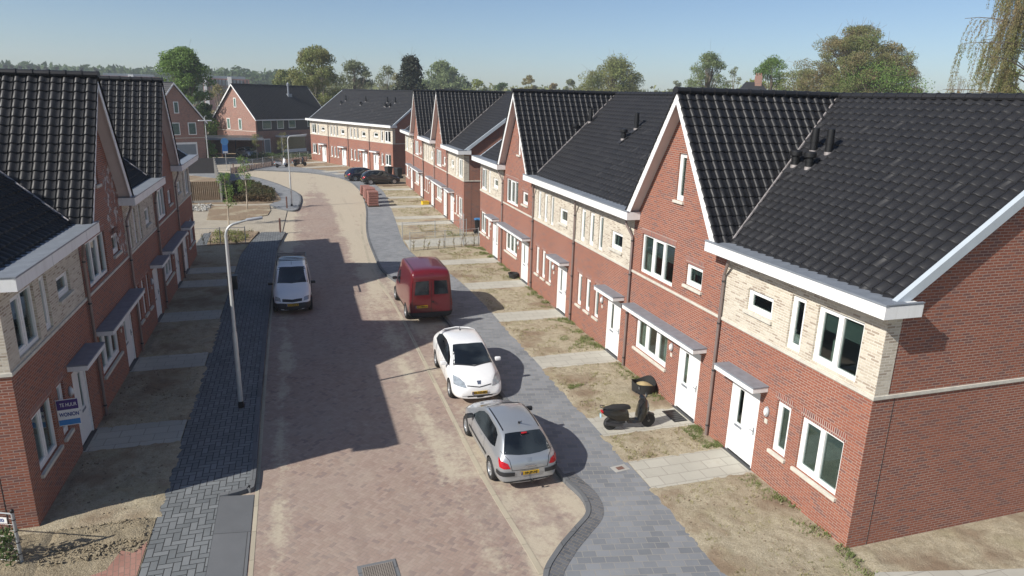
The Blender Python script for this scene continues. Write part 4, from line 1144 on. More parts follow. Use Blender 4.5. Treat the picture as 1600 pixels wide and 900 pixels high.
        both('side_window', bvh, [(-1.45, .66, 1.22), (-1.0, .63, 1.36), (-.3, .62, 1.42), (.2, .64, 1.37), (.7, .70, 1.16)], [(-1.5, .80, 1.06), (-1.1, .83, 1.01), (-.4, .84, .98), (.4, .84, .95), (1.0, .80, .96)], M['carglass'], root)
        b = MB(); b.tube([(-1.5, -.66, 1.27), (-1.66, -.45, 1.31), (-1.74, 0, 1.335), (-1.66, .45, 1.31), (-1.5, .66, 1.27)], [0.02, .03, .034, .03, .02], 8); b.build('spoiler', pm, root, smooth=True)
        both('headlamp', bvh, [(1.52, .80, .90), (1.72, .66, .86), (2.0, .46, .74)], [(1.84, .80, .66), (2.0, .66, .62), (2.14, .42, .60)], M['headlamp'], root, nu=8, off=0.01)
        addpatch('grille', patch(bvh, [(2.08, .40, .665), (2.17, 0, .635), (2.08, -.40, .665)], [(2.10, .38, .64), (2.18, 0, .605), (2.10, -.38, .64)], nv=2), M['bumper'], root)
        addpatch('lower_grille', patch(bvh, [(2.1, .55, .36), (2.19, 0, .36), (2.1, -.55, .36)], [(2.08, .52, .29), (2.18, 0, .28), (2.08, -.52, .29)], nv=2, off=0.01), M['black'], root)
        addpatch('emblem', patch(bvh, [(2.02, .07, .76), (2.02, -.07, .76)], [(2.12, .05, .69), (2.12, -.05, .69)], nu=4, nv=4), M['chrome'], root)
        plate(root, 2.225, .45, txt, False, 8, 0.0)
        both('tail_lamp', bvh, [(-2.0, .78, 1.1), (-2.12, .66, 1.08)], [(-2.0, .80, .8), (-2.15, .66, .8)], M['redlamp'], root, nu=6)
        mirror(root, .82, .86, 1.0, pm)
        b = MB(); b.tube([(-1.0, 0, 1.48), (-1.12, 0, 1.56)], 0.01, 6); b.lathe([(.03, 1.47), (.025, 1.50)], 8, Matrix.Translation((-1.0, 0, 0))); b.build('antenna', M['black'], root)
        addpatch('cowl', patch(bvh, [(1.12, .68, 1.05), (1.36, 0, 1.04), (1.12, -.68, 1.05)], [(1.18, .68, 1.03), (1.41, 0, 1.02), (1.18, -.68, 1.03)], nv=2, off=0.009), M['bumper'], root)
    if kind == 'hatch':
        both('tailgate_seam', bvh, [(-1.72, .74, 1.08), (-2.0, .55, .90), (-2.08, .50, .66)], [(-1.72, .725, 1.08), (-2.0, .535, .90), (-2.08, .485, .66)], M['black'], root, off=0.0035, nu=10, nv=1)
        addpatch('tailgate_seam', patch(bvh, [(-2.08, .50, .655), (-2.12, 0, .645), (-2.08, -.50, .655)], [(-2.08, .50, .643), (-2.12, 0, .633), (-2.08, -.50, .643)], off=0.0035, nu=14, nv=1), M['black'], root)
        b = MB(); b.tube([(-1.93, .02, 1.02), (-1.88, .1, 1.06), (-1.70, .42, 1.2)], .009, 5); b.build('rear_wiper', M['black'], root)
    else:
        both('bonnet_seam', bvh, [(1.12, .74, .98), (1.6, .70, .90), (1.98, .50, .76)], [(1.12, .728, .98), (1.6, .688, .90), (1.98, .488, .76)], M['bumper'], root, off=0.003, nu=12, nv=1)
        both('rear_door_seam', bvh, [(.05, .85, .95), (.02, .86, .32)], [(.062, .85, .95), (.032, .86, .32)], M['bumper'], root, off=0.003, nu=10, nv=1)
    both('door_handle', bvh, [(-.35, .86, .88), (-.17, .86, .88)], [(-.35, .87, .85), (-.17, .87, .85)], pm, root, off=0.02, nu=4, nv=2)
    # dark shut lines
    both('door_seam', bvh, [(.62, .84, .90), (.66, .86, .30)], [(.632, .84, .90), (.672, .86, .30)], M['black'], root, off=0.003, nu=10, nv=1)
    both('door_seam', bvh, [(-.62, .84, .94), (-.75, .87, .40)], [(-.608, .84, .94), (-.738, .87, .40)], M['black'], root, off=0.003, nu=10, nv=1)
    return root

hatchback('silver_car', 'silver hatchback seen from behind with red tail lamps and a yellow plate, nearest car', 'car', (5.01, 15.95, -0.1), R(91), M['p_silver'], 0.93, txt='39-JP-HJ')
hatchback('white_car', 'white five-door car facing the camera, parked between the silver hatchback and the red van', 'car', (5.12, 21.1, -0.1), R(-91.5), M['p_white'], 0.97, kind='aero', txt='25-TD-BN')

def van(name, label, loc, rz, pm, scale, L, Wd, Hh, kind):
    root = thing(name, label, 'van', loc, rz); root.scale = (scale,)*3
    h = L/2; w = Wd/2; wr = 0.33
    if kind == 'panel':
        xs = [-h, -h+.04, -h+.25, -h+.9, -.6, .1, .55, .95, 1.3, 1.65, 1.95, h-.05, h]
        top = [(-h, Hh-.35), (-h+.04, Hh-.10), (-h+.25, Hh), (.1, Hh+.01), (.55, Hh-.07), (.95, Hh-.40), (1.3, Hh-.72), (1.65, 1.12), (1.95, 1.0), (h-.05, .80), (h, .55)]
        belt = [(-h, 1.1), (.9, 1.05), (1.3, .95), (1.95, .8), (h, .5)]
        wid = [(-h, w-.05), (-h+.25, w-.01), (1.2, w), (1.7, w-.05), (h-.05, w-.16), (h, w-.25)]
        rfw = [(-h, w-.15), (-h+.25, w-.12), (.3, w-.13), (.95, w-.18), (1.3, w-.14), (1.9, w-.2), (h, w-.45)]
        wh = [(-h+.95, w-.11), (-h+.95, -w+.11), (h-.85, w-.11), (h-.85, -w+.11)]
    else:
        xs = [-h, -h+.04, -h+.2, -h+.9, -.5, .0, .35, .75, 1.05, 1.4, 1.75, h-.12, h-.02, h]
        top = [(-h, Hh-.3), (-h+.04, Hh-.08), (-h+.2, Hh), (.0, Hh), (.35, Hh-.10), (.75, Hh-.42), (1.05, 1.12), (1.4, 1.0), (1.75, .90), (h-.12, .74), (h-.02, .6), (h, .45)]
        belt = [(-h, 1.0), (.7, 1.0), (1.05, .95), (1.75, .75), (h, .45)]
        wid = [(-h, w-.06), (-h+.2, w-.01), (1.1, w), (1.6, w-.04), (h-.12, w-.14), (h, w-.3)]
        rfw = [(-h, w-.22), (-h+.2, w-.18), (.2, w-.18), (.75, w-.16), (1.1, w-.14), (1.75, w-.2), (h, w-.45)]
        wh = [(-h+.8, w-.10), (-h+.8, -w+.10), (h-.8, w-.10), (h-.8, -w+.10)]
    zb = [(-h, .32), (-h+.4, .22), (h-.3, .2), (h, .26)]
    body, bvh = car_body(root, xs, top, belt, wid, rfw, zb, pm, wh, wr, crown=0.035)
    for x, y in wh: wheel(root, x, y*1.02, wr, 0.2, True)
    return root, bvh, h, w
rv, bv, h, w = van('red_van', 'dark red panel van seen from behind with two rear windows, parked beyond the white car', (5.04, 29.45, -0.1), R(91), M['p_red'], 1.02, 4.6, 1.88, 2.28, 'panel')
for s in (1, -1):
    S = lambda P: [(p[0], p[1]*s, p[2]) for p in P]
    dd = addpatch('rear_window', patch(bv, S([(-h, .11, 1.86), (-h, .64, 1.84)]), S([(-h, .11, 1.27), (-h, .70, 1.27)]), off=0.008, nu=8), M['carglass'], rv)
    addpatch('tail_lamp', patch(bv, S([(-h, w-.11, 1.05), (-h+.03, w-.05, 1.05)]), S([(-h, w-.11, .74), (-h+.03, w-.05, .74)]), off=0.012, nu=4), M['tailgrey'], rv)
    addpatch('door_seam', patch(bv, S([(-h, w-.16, 1.8), (-h, w-.13, .5)]), S([(-h, w-.145, 1.8), (-h, w-.115, .5)]), off=0.004, nv=1), M['black'], rv)
    addpatch('side_window', patch(bv, S([(.2, w-.12, 1.75), (.75, w-.1, 1.6)]), S([(.2, w-.03, 1.12), (1.15, w-.03, 1.12)]), off=0.006), M['carglass'], rv)
addpatch('door_seam', patch(bv, [(-h, .008, 1.8), (-h, .008, .5)], [(-h, -.008, 1.8), (-h, -.008, .5)], off=0.004, nv=1), M['black'], rv)
addpatch('rear_bumper', patch(bv, [(-h+.3, w, .52), (-h, w-.1, .52), (-h, 0, .52), (-h, -w+.1, .52), (-h+.3, -w, .52)], [(-h+.3, w, .28), (-h, w-.1, .28), (-h, 0, .28), (-h, -w+.1, .28), (-h+.3, -w, .28)], off=0.035, nu=24), M['bumper'], rv)
b = MB(); b.box(-h-.05, -h-.01, -.09, -.02, .93, 1.0, 0.01); b.build('door_handle', M['black'], rv)
b = MB(); b.box(-h+.03, -h+.10, -.10, .10, 2.13, 2.155, 0.008); b.build('brake_light', M['tailgrey'], rv)
plate(rv, -h-.045, .78, '47-VBN-4', True, 0, 0.42)
for s in (1, -1): S = lambda P: [(p[0], p[1]*s, p[2]) for p in P]; addpatch('roof_channel', patch(bv, S([(-h+.25, w-.27, 2.25), (.3, w-.27, 2.25)]), S([(-h+.25, w-.245, 2.25), (.3, w-.245, 2.25)]), off=0.006, nv=1), M['bumper'], rv)
addpatch('windscreen', patch(bv, [(.6, w-.26, 2.1), (.6, -w+.26, 2.1)], [(1.25, w-.2, 1.3), (1.25, -w+.2, 1.3)]), M['carglass'], rv)
mirror(rv, .95, w-.02, 1.2, M['black'])
b = MB(); b.tube([(.2, 0, 2.28), (.1, 0, 2.46)], .008, 5); b.build('antenna', M['black'], rv)
both('sill_trim', bv, [(-h+1.4, w, .42), (h-1.3, w, .42)], [(-h+1.4, w, .34), (h-1.3, w, .34)], M['bumper'], rv, off=0.01)

wv, bv, h, w = van('white_van', 'small white van with a dark roof rack, parked in the shade at the left kerb', (-0.52, 31.6, -0.1), R(-90.5), M['p_white'], 0.98, 4.3, 1.68, 1.78, 'small')
addpatch('windscreen', patch(bv, [(.12, .56, 1.70), (.20, 0, 1.73), (.12, -.56, 1.70)], [(.92, .70, 1.17), (1.02, 0, 1.15), (.92, -.70, 1.17)]), M['carglass'], wv)
both('side_window', bv, [(-.55, .70, 1.60), (.15, .70, 1.56), (.35, .72, 1.45)], [(-.55, .82, 1.10), (.3, .83, 1.08), (.85, .82, 1.06)], M['carglass'], wv)
addpatch('front_bumper', patch(bv, [(1.75, .82, .56), (2.05, .62, .56), (2.15, 0, .56), (2.05, -.62, .56), (1.75, -.82, .56)], [(1.75, .82, .26), (2.05, .62, .26), (2.15, 0, .26), (2.05, -.62, .26), (1.75, -.82, .26)], off=0.025, nu=24), M['bumper'], wv)
addpatch('grille', patch(bv, [(2.0, .42, .74), (2.08, 0, .72), (2.0, -.42, .74)], [(2.06, .40, .62), (2.12, 0, .60), (2.06, -.40, .62)], off=0.01), M['black'], wv)
both('headlamp', bv, [(1.72, .80, .86), (1.95, .52, .80)], [(1.88, .80, .68), (2.06, .48, .64)], M['headlamp'], wv, nu=8, off=0.012)
both('indicator', bv, [(1.45, .84, .70), (1.60, .84, .70)], [(1.45, .84, .64), (1.60, .84, .64)], M['orange'], wv, nu=3, nv=2, off=0.01)
plate(wv, 2.185, .50, '12-VKR-8', False, 4, 0.0)
mirror(wv, .72, .84, 1.12, M['black'])
b = MB()
for k in range(6):
    x = -1.85+k*0.30; b.box(x-.015, x+.015, -.66, .66, 1.91, 1.94, 0.006)
for s in (1, -1):
    b.box(-1.9, -.30, s*.66-.018, s*.66+.018, 1.90, 1.95, 0.006)
    for x in (-1.8, -.4): b.box(x-.02, x+.02, s*.66-.018, s*.66+.018, 1.70, 1.90)
b.build('roof_rack', M['black'], wv)
b = MB(); b.tube([(-.05, 0, 1.79), (-.16, 0, 1.92)], .009, 5); b.build('antenna', M['black'], wv)
b = MB()
for yy in (-.25, .25): b.tube([(1.0, yy, 1.17), (.85, yy+.25, 1.27)], .01, 5)
b.build('wiper', M['black'], wv)

gfar = 'dark hatchbacks parked side by side on the front gardens'
hatchback('black_car', 'black hatchback parked across the garden, the nearer of the two dark cars', 'car', (8.35, 73.4, -0.02), R(8), M['p_black'], 0.97, txt='88-GH-21', group=gfar)
hatchback('blue_car', 'dark blue hatchback half hidden behind the black one, tail lamp towards the street', 'car', (6.9, 76.6, -0.02), R(15), M['p_navy'], 0.95, txt='88-GH-21', group=gfar)
hatchback('carport_car', 'pale silver car standing in the shade of the flat-roofed carport', 'car', (-6.7, 105.6, -0.1), R(-60), M['p_silver'], 0.97, kind='aero', txt='88-GH-21')

# ------------------------------------------------------------------ scooters
def scooter(label, loc, rz, pm, scale=1.0, plate_m='bluelight'):
    r = thing('scooter', label, 'scooter', loc, rz, None); r.scale = (scale,)*3
    for x in (-.62, .62):
        M4 = Matrix.Translation((x, 0, .22)) @ Matrix.Rotation(R(90), 4, 'X')
        t = MB(); t.lathe([(.13, -.05), (.20, -.055), (.225, -.03), (.225, .03), (.20, .055), (.13, .05)], 22, M4); w_ = t.build('wheel', M['rubber'], r, smooth=True)
        b = MB(); b.lathe([(.13, -.045), (.135, .045), (.11, .045), (.11, -.045)], 20, M4)
        for k in range(5): b.box(.02, .12, -.018, .018, -.03, .03, 0.004, M4 @ Matrix.Rotation(2*math.pi*k/5, 4, 'Z'))
        b.lathe([(.035, -.06), (.035, .06)], 10, M4); b.build('rim', M['alloy'], w_)
    # rear body / under-seat fairing
    def skin(pts, name, mat, sub=2, flat=1.0):
        me = bpy.data.meshes.new(name); o = bpy.data.objects.new(name, me); COL.objects.link(o)
        me.from_pydata([p[:3] for p in pts], [(i, i+1) for i in range(len(pts)-1)], [])
        o.modifiers.new('k', 'SKIN'); s_ = me.skin_vertices[0].data
        for i, p in enumerate(pts): s_[i].radius = (p[3], p[4] if len(p) > 4 else p[3])
        s_[0].use_root = True
        md = o.modifiers.new('s', 'SUBSURF'); md.levels = sub
        dg = bpy.context.evaluated_depsgraph_get(); dg.update()
        m2 = bpy.data.meshes.new_from_object(o.evaluated_get(dg)); bpy.data.objects.remove(o)
        m2.materials.clear(); m2.materials.append(mat)
        for p in m2.polygons: p.use_smooth = True; p.material_index = 0
        return addobj(name, m2, r)
    def hull(name, secs, mat, bev=0.02):
        """secs: (x, halfw, z0, z1) boxes lofted"""
        b = MB(); rs = []
        for x, hw, z0, z1 in secs:
            rs.append([b.bm.verts.new(p) for p in ((x, -hw, z0), (x, hw, z0), (x, hw*1.0, (z0+z1)/2), (x, hw*.75, z1), (x, -hw*.75, z1), (x, -hw, (z0+z1)/2))])
        for a, c in zip(rs, rs[1:]):
            for k in range(6): b.bm.faces.new((a[k], a[(k+1) % 6], c[(k+1) % 6], c[k]))
        b.bm.faces.new(rs[0][::-1]); b.bm.faces.new(rs[-1])
        bmesh.ops.recalc_face_normals(b.bm, faces=b.bm.faces)
        bmesh.ops.bevel(b.bm, geom=list(b.bm.edges), offset=bev, segments=2, affect='EDGES')
        return b.build(name, mat, r, smooth=True)
    hull('rear_fairing', [(-.92, .05, .58, .68), (-.80, .12, .50, .72), (-.45, .16, .34, .72), (-.12, .13, .30, .66), (-.06, .11, .28, .50)], pm)
    hull('seat', [(-.86, .07, .71, .77), (-.55, .13, .70, .81), (-.2, .12, .68, .80), (-.02, .08, .66, .76)], M['rubber'])
    hull('footboard', [(-.12, .13, .22, .32), (.15, .14, .20, .29), (.32, .14, .22, .31)], pm)
    hull('engine_case', [(-.75, .07, .16, .30), (-.4, .09, .16, .34), (-.15, .06, .20, .34)], M['greydark'])
    hull('leg_shield', [(.22, .14, .22, .42), (.30, .20, .24, .80), (.40, .20, .34, 1.0), (.50, .14, .48, .94), (.60, .06, .56, .74)], pm, 0.015)
    hull('front_mudguard', [(.42, .045, .38, .46), (.62, .06, .44, .50), (.80, .05, .36, .43)], pm, 0.01)
    hull('handlebar_fairing', [(.28, .07, .96, 1.04), (.38, .12, .93, 1.08), (.47, .08, .92, 1.02)], pm, 0.015)
    b = MB(); b.tube([(.62, .07, .22), (.50, .07, .55), (.42, .02, .80)], .018, 8); b.tube([(.62, -.07, .22), (.50, -.07, .55), (.42, -.02, .80)], .018, 8); b.build('fork', M['greydark'], r, smooth=True)
    b = MB(); b.tube([(.30, .34, 1.04), (.36, .15, 1.02), (.36, -.15, 1.02), (.30, -.34, 1.04)], .024, 8); b.build('handlebar', M['black'], r, smooth=True)
    for s in (1, -1):
        b = MB(); b.tube([(.36, .2*s, 1.03), (.38, .27*s, 1.16)], .007, 6); b.box(.355, .385, .22*s-.02 if s > 0 else -.31, .31 if s > 0 else -.20, 1.13, 1.27, 0.012); m_ = b.build('mirror', M['black'], r)
        b = MB(); b.box(.348, .353, min(.22*s, .29*s), max(.22*s, .29*s), 1.155, 1.225); b.build('mirror_glass', M['mirrorglass'], m_)
    b = MB(); b.box(-.97, -.955, -.06, .06, .44, .56, 0.004); b.build('number_plate', M['platelight'], r)
    b = MB(); b.box(-.95, -.90, -.08, .08, .60, .67, 0.012); b.build('tail_lamp', M['redlamp'], r)
    b = MB(); b.tube([(-.80, .12, .76), (-.96, .10, .80), (-1.0, 0, .80), (-.96, -.10, .80), (-.80, -.12, .76)], .012, 6); b.build('grab_rail', M['greydark'], r, smooth=True)
    b = MB(); b.tube([(-.25, -.12, .18), (-.5, -.14, .20), (-.85, -.14, .30)], [.025, .045, .05], 10); b.build('exhaust', M['greydark'], r, smooth=True)
    return r
M['mirrorglass'] = plain('mirror_reflecting_sky', (0.5, 0.6, 0.7), 0.05, metal=0.9)
M['platelight'] = plain('light_blue_plate', (0.35, 0.60, 0.72), 0.4)
s1 = scooter('black scooter with two mirrors standing on the garden path by the doormat, nearest scooter', (8.88, 16.2, 0.004), R(-4), M['p_black'], 0.95)
s2 = scooter('white scooter beside the wire fence at the bend', (-1.85, 90.5, 0.004), R(35), M['p_white'], 1.05)
s3 = scooter('black scooter parked just right of the white one at the bend', (0.35, 92.0, 0.004), R(25), M['p_black'], 1.05)
for s_ in (s2, s3): s_['group'] = 'scooters at the bend'

# ------------------------------------------------------------------ street furniture
M['post'] = plain('lamp_post_paint', (0.50, 0.51, 0.50), 0.4, metal=0.3, vary=0.08)
M['rust'] = plain('weathered_wood_post', (0.17, 0.09, 0.07), 0.8)
M['twig'] = plain('twig_bark', (0.12, 0.085, 0.06), 0.9, vary=0.3)
M['bark'] = plain('tree_bark', (0.15, 0.12, 0.09), 0.9, vary=0.3, vscale=2)
M['palebark'] = plain('pale_bark', (0.42, 0.36, 0.28), 0.85, vary=0.3, vscale=2)
def lamp(loc, h, arm, az, label, head='arm', z0=0.0):
    r = thing('street_lamp', label, 'street lamp', loc, az, None)
    b = MB(); b.lathe([(.09, 0), (.09, .12), (.075, .14), (.075, .2)], 14); b.build('base_collar', M['black'], r)
    if head == 'arm':
        pts = [(0, 0, .2), (0, 0, h*.42), (0, 0, h*.43), (0, 0, h-.35)]
        rad = [.070, .066, .050, .043]
        for k in range(1, 7):
            a = k/6*R(82); rr = .34; pts.append((rr*(1-math.cos(a)), 0, h-.35+rr*math.sin(a))); rad.append(.036)
        pts.append((arm, 0, h+.06)); rad.append(.028)
        b = MB(); b.tube(pts, rad, 12); b.build('pole', M['post'], r, smooth=True)
        b = MB(); M4 = Matrix.Translation((arm+.02, 0, h+.07)) @ Matrix.Rotation(R(-6), 4, 'Y')
        b.box(-.04, .42, -.07, .07, -.03, .035, 0.025, M4); l = b.build('lamp_head', M['lampgrey'], r, smooth=True)
        b = MB(); b.box(.06, .38, -.05, .05, -.04, -.031, 0.0, M4); b.build('lens', M['lampglass'], l)
    else:
        b = MB(); b.tube([(0, 0, .2), (0, 0, h)], [.07, .045], 12); b.build('pole', M['post'], r, smooth=True)
        b = MB(); b.box(-.75, .75, -.12, .12, h-.5, h-.38, 0.03); l = b.build('lamp_head', M['lampglass'], r)
        b = MB(); b.tube([(0, 0, h), (.12, 0, h+.1), (.25, 0, h+.08)], .03, 6); b.build('cap', M['post'], r)
    return r
lamp((-2.04, 20.39, 0), 5.65, .58, R(8), 'tall grey street lamp on the dark left pavement, nearest of the lamps')
lamp((-.63, 59.24, 0), 5.75, 1.1, R(5), 'street lamp at the tip of the paved island by the bend')
lamp((-10.2, 90.2, 0), 6.0, 1, R(20), 'farthest street lamp, with a flat white head, by the shaded brown house', 'flat')

def bollard(x, y, label):
    b = MB(); b.box(-.06, .06, -.06, .06, -.05, .95, 0.012); b.box(-.063, .063, -.063, .063, .80, .86)
    o = b.build('bollard', M['rust']); o.location = (x, y, 0); tag(o, label, 'bollard')
bollard(-1.35, 48.0, 'dark wooden bollard at the far end of the left pavement kerb')
bollard(-1.0, 58.2, 'dark wooden bollard beside the island street lamp')
bollard(-7.1, 85.6, 'dark wooden post at the left end of the bend fence')

# steel fence with mesh wires
ORD = ['first', 'second', 'third', 'fourth', 'fifth', 'sixth', 'seventh', 'eighth', 'ninth', 'tenth']
def wire_fence(p0, p1, h, nposts, label, plants=0, name='wire_fence', seed=1, mid=True, wires=4):
    rnd = random.Random(seed)
    p0 = Vector((p0[0], p0[1], 0)); p1 = Vector((p1[0], p1[1], 0)); L = (p1-p0).length; a = math.atan2(p1.y-p0.y, p1.x-p0.x)
    r = thing(name, label, 'fence', p0, a)
    for k in range(nposts):
        x = L*k/(nposts-1)
        b = MB(); b.tube([(x, 0, -.1), (x, 0, h)], .025, 8); b.lathe([(.028, h-.01), (.028, h+.03)], 8, Matrix.Translation((x, 0, 0)))
        for zz in (.25, .55, .85): b.lathe([(.029, zz), (.029, zz+.025)], 8, Matrix.Translation((x, 0, 0)))
        b.build('post', M['steel'], r)
    b = MB(); b.tube([(0, 0, h-.02), (L, 0, h-.02)], .014, 6)
    b.build('top_rail', M['steel'], r)
    b = MB()
    for k in range(wires):
        z = .1+(h-.2)*k/wires; b.tube([(0, 0.0, z), (L, 0, z)], .004, 4, False)
    n = int(L/.2)
    for k in range(n): b.tube([(k*.2+.1, 0, .1), (k*.2+.1, 0, h-.03)], .003, 3, False)
    b.build('wire_mesh', M['steel'], r)
    # climbing plants trained on it: separate things
    for k in range(plants):
        t = (k+.5+rnd.uniform(-.3, .3))/plants; q = p0.lerp(p1, t)
        climber((q.x+rnd.uniform(-.05, .05), q.y-.08), rnd.uniform(.5, .95), rnd, ORD[k]+' bare climber from the '+('pavement end of the near slab-path fence' if plants == 9 else 'house end of the low left fence'))
LEAFB = {}
def leafmat(name, c1, c2, trans=0.38):
    m, t = newmat(name)
    g = t.geo(); oi = t.n.new('ShaderNodeObjectInfo').outputs['Random']
    n1 = t.noise(g, 0.22, 3); n2 = t.noise(g, 2.0, 2)
    f = t.math('ADD', t.math('MULTIPLY', n1, .6), t.math('MULTIPLY', n2, .4))
    base = t.mix(t.ramp(f, 0.36, 0.64), rgb(*c1), rgb(*c2))
    t.l.new(base, t.p.inputs['Base Color']); t.p.inputs['Roughness'].default_value = 0.6
    t.p.inputs['Specular IOR Level'].default_value = 0.25
    tr = t.n.new('ShaderNodeBsdfTranslucent'); t.l.new(base, tr.inputs[0])
    mx = t.n.new('ShaderNodeMixShader'); mx.inputs[0].default_value = trans
    t.l.new(t.p.outputs[0], mx.inputs[1]); t.l.new(tr.outputs[0], mx.inputs[2]); t.l.new(mx.outputs[0], t.o.inputs[0])
    return m
M['l_green'] = leafmat('leaves_fresh_green', (0.12, 0.20, 0.045), (0.20, 0.30, 0.08))
M['l_dark'] = leafmat('leaves_dark_green', (0.05, 0.09, 0.03), (0.10, 0.15, 0.05))
M['l_olive'] = leafmat('leaves_olive_brown', (0.22, 0.20, 0.08), (0.24, 0.29, 0.10))
M['l_brown'] = leafmat('leaves_brownish_bud', (0.33, 0.235, 0.13), (0.26, 0.28, 0.11))
M['l_mix'] = leafmat('leaves_brown_and_green', (0.30, 0.22, 0.12), (0.17, 0.24, 0.07))
M['l_pale'] = leafmat('leaves_pale_green', (0.17, 0.22, 0.10), (0.24, 0.29, 0.13))
M['l_grey'] = leafmat('leaves_grey_green', (0.20, 0.23, 0.13), (0.26, 0.28, 0.17))
M['l_yellow'] = leafmat('leaves_yellow_green', (0.22, 0.26, 0.05), (0.30, 0.33, 0.08))
M['l_conifer'] = leafmat('needles_dark', (0.018, 0.030, 0.018), (0.045, 0.05, 0.03), 0.05)
M['l_hedge'] = leafmat('hedge_leaves', (0.06, 0.085, 0.03), (0.15, 0.095, 0.055))
M['l_weed'] = leafmat('weed_leaves', (0.17, 0.22, 0.075), (0.27, 0.30, 0.12))

def leaves(bm, c, rad, n, s, rnd, flat=1.0, droop=0.0):
    for _ in range(n):
        while True:
            p = Vector((rnd.uniform(-1, 1), rnd.uniform(-1, 1), rnd.uniform(-1, 1)))
            if p.length < 1: break
        p = Vector((p.x*rad, p.y*rad, p.z*rad*flat))+c
        a = Vector((rnd.gauss(0, 1), rnd.gauss(0, 1), rnd.gauss(0, 1)+.2)).normalized(); t = a.orthogonal().normalized()
        t.rotate(Quaternion(a, rnd.uniform(0, 6.28))); u = a.cross(t); k = s*rnd.uniform(.6, 1.3)
        if droop: t = Vector((rnd.gauss(0, .15), rnd.gauss(0, .15), -1)).normalized(); u = t.orthogonal().normalized(); u.rotate(Quaternion(t, rnd.uniform(0, 6.28))); k1 = k*(1+droop)
        else: k1 = k*1.3
        bm.faces.new([bm.verts.new(p+t*k1*.5), bm.verts.new(p+u*k*.35), bm.verts.new(p-t*k1*.5), bm.verts.new(p-u*k*.35)])
def climber(xy, h, rnd, lab):
    r = thing('climbing_plant', lab, 'plant', (xy[0], xy[1], 0), 0, 'bare climbers on the wire fences')
    b = MB(); x = rnd.uniform(-.2, .2)
    b.tube([(0, 0, -.02), (x*.3, 0, h*.4), (x, 0, h)], [.018, .014, .008], 5)
    for k in range(5): z = rnd.uniform(.1, h); b.tube([(x*z/h, 0, z), (x*z/h+rnd.uniform(-.2, .2), rnd.uniform(-.05, .05), z+rnd.uniform(.05, .25))], .007, 4)
    b.build('stem', M['twig'], r)
    b = MB()
    for k in range(4): z = rnd.uniform(.1, h); leaves(b.bm, Vector((x*z/h, 0, z)), .09, 12, .05, rnd)
    b.build('foliage', M['l_brown'], r, recalc=False)
wire_fence((6.33, 40.75), (10.85, 41.5), 1.12, 3, 'nearer of the two low wire fences along the slab path between the right rows', 9, seed=3)
wire_fence((6.35, 44.1), (10.85, 44.8), 1.12, 3, 'farther of the two low wire fences along the slab path between the right rows', 0, seed=4)
wire_fence((9.9, 41.6), (10.4, 44.8), 2.0, 2, 'short tall fence panel crossing the slab path beside the blue-lidded bin', 0, seed=5)
wire_fence((-6.25, 44.6), (-3.35, 44.62), 1.05, 3, 'low wire fence at the far end of the left gardens', 4, seed=6)
wire_fence((-7.35, 84.7), (1.5, 99.8), 1.2, 9, 'long wire fence along the bend behind the two scooters', 0, seed=7)
# pale boards along the bend fence
r = thing('board_edging', 'low pale upright boards along the foot of the bend fence', 'edging', (-7.35, 84.75, 0), math.atan2(15.1, 8.85))
b = MB()
for k in range(48): b.box(k*.36, k*.36+.30, .03, .08, -.1, .55+.02*math.sin(k*3.1), 0.01)
b.build('boards', plain('pale_pink_boards', (0.36, 0.27, 0.22), 0.85, vary=0.25, vscale=5), r)

# fence post with rail and house sign, lower left corner
r = thing('garden_fence', 'galvanised fence post with rail and small white sign at the lower left corner', 'fence', (-5.74, 13.97, 0), R(158))
b = MB(); b.tube([(0, 0, -.1), (0, 0, 1.18)], .032, 12)
b.build('post', M['steel'], r, smooth=True)
b = MB(); b.lathe([(.036, 1.17), (.036, 1.22), (.02, 1.24)], 12)
for z in (.22, .48, .74, 1.0): b.lathe([(.036, z), (.036, z+.02)], 12)
b.build('clamp', M['black'], r)
b = MB(); b.tube([(0, 0, 1.14), (2.2, 0, 1.16)], .016, 8); b.build('rail', M['steel'], r)
b = MB()
for k in range(14): b.tube([(.15*k+.1, 0, 0.02), (.15*k+.1, 0, 1.13)], .0015, 4, False)
for k in range(8): b.tube([(0, 0, .05+.14*k), (2.2, 0, .05+.14*k)], .0015, 4, False)
b.build('wire_mesh', M['steel'], r)
b = MB(); b.box(.12, .42, .02, .03, .93, 1.06, 0.002); sg = b.build('sign_board', M['white'], r)
t = addobj('lettering', text_mesh('A20', .11, M['plateblue']), sg); t.location = (.27, .034, .995); t.rotation_euler = (R(90), 0, R(180))
rn = random.Random(5)
for k in range(5):
    rr = thing('hedge_plant', ['ivy plant on the corner fence, right beside its post', 'ivy plant on the corner fence, second from the post', 'ivy plant on the corner fence, third from the post', 'ivy plant on the corner fence, fourth from the post', 'ivy plant on the corner fence, farthest from the post'][k], 'plant', (-5.95-.38*k, 14.02+.15*k, 0), 0, 'ivy plants on the corner fence')
    b = MB()
    for q in range(7): leaves(b.bm, Vector((rn.uniform(-.15, .15), rn.uniform(-.1, .1), rn.uniform(.05, .85))), .16, 40, .06, rn)
    b.build('foliage', M['l_dark'], rr, recalc=False)
    b = MB(); b.tube([(0, 0, -.02), (.03, 0, .4), (-.03, 0, .9)], .01, 5); b.build('stem', M['twig'], rr)

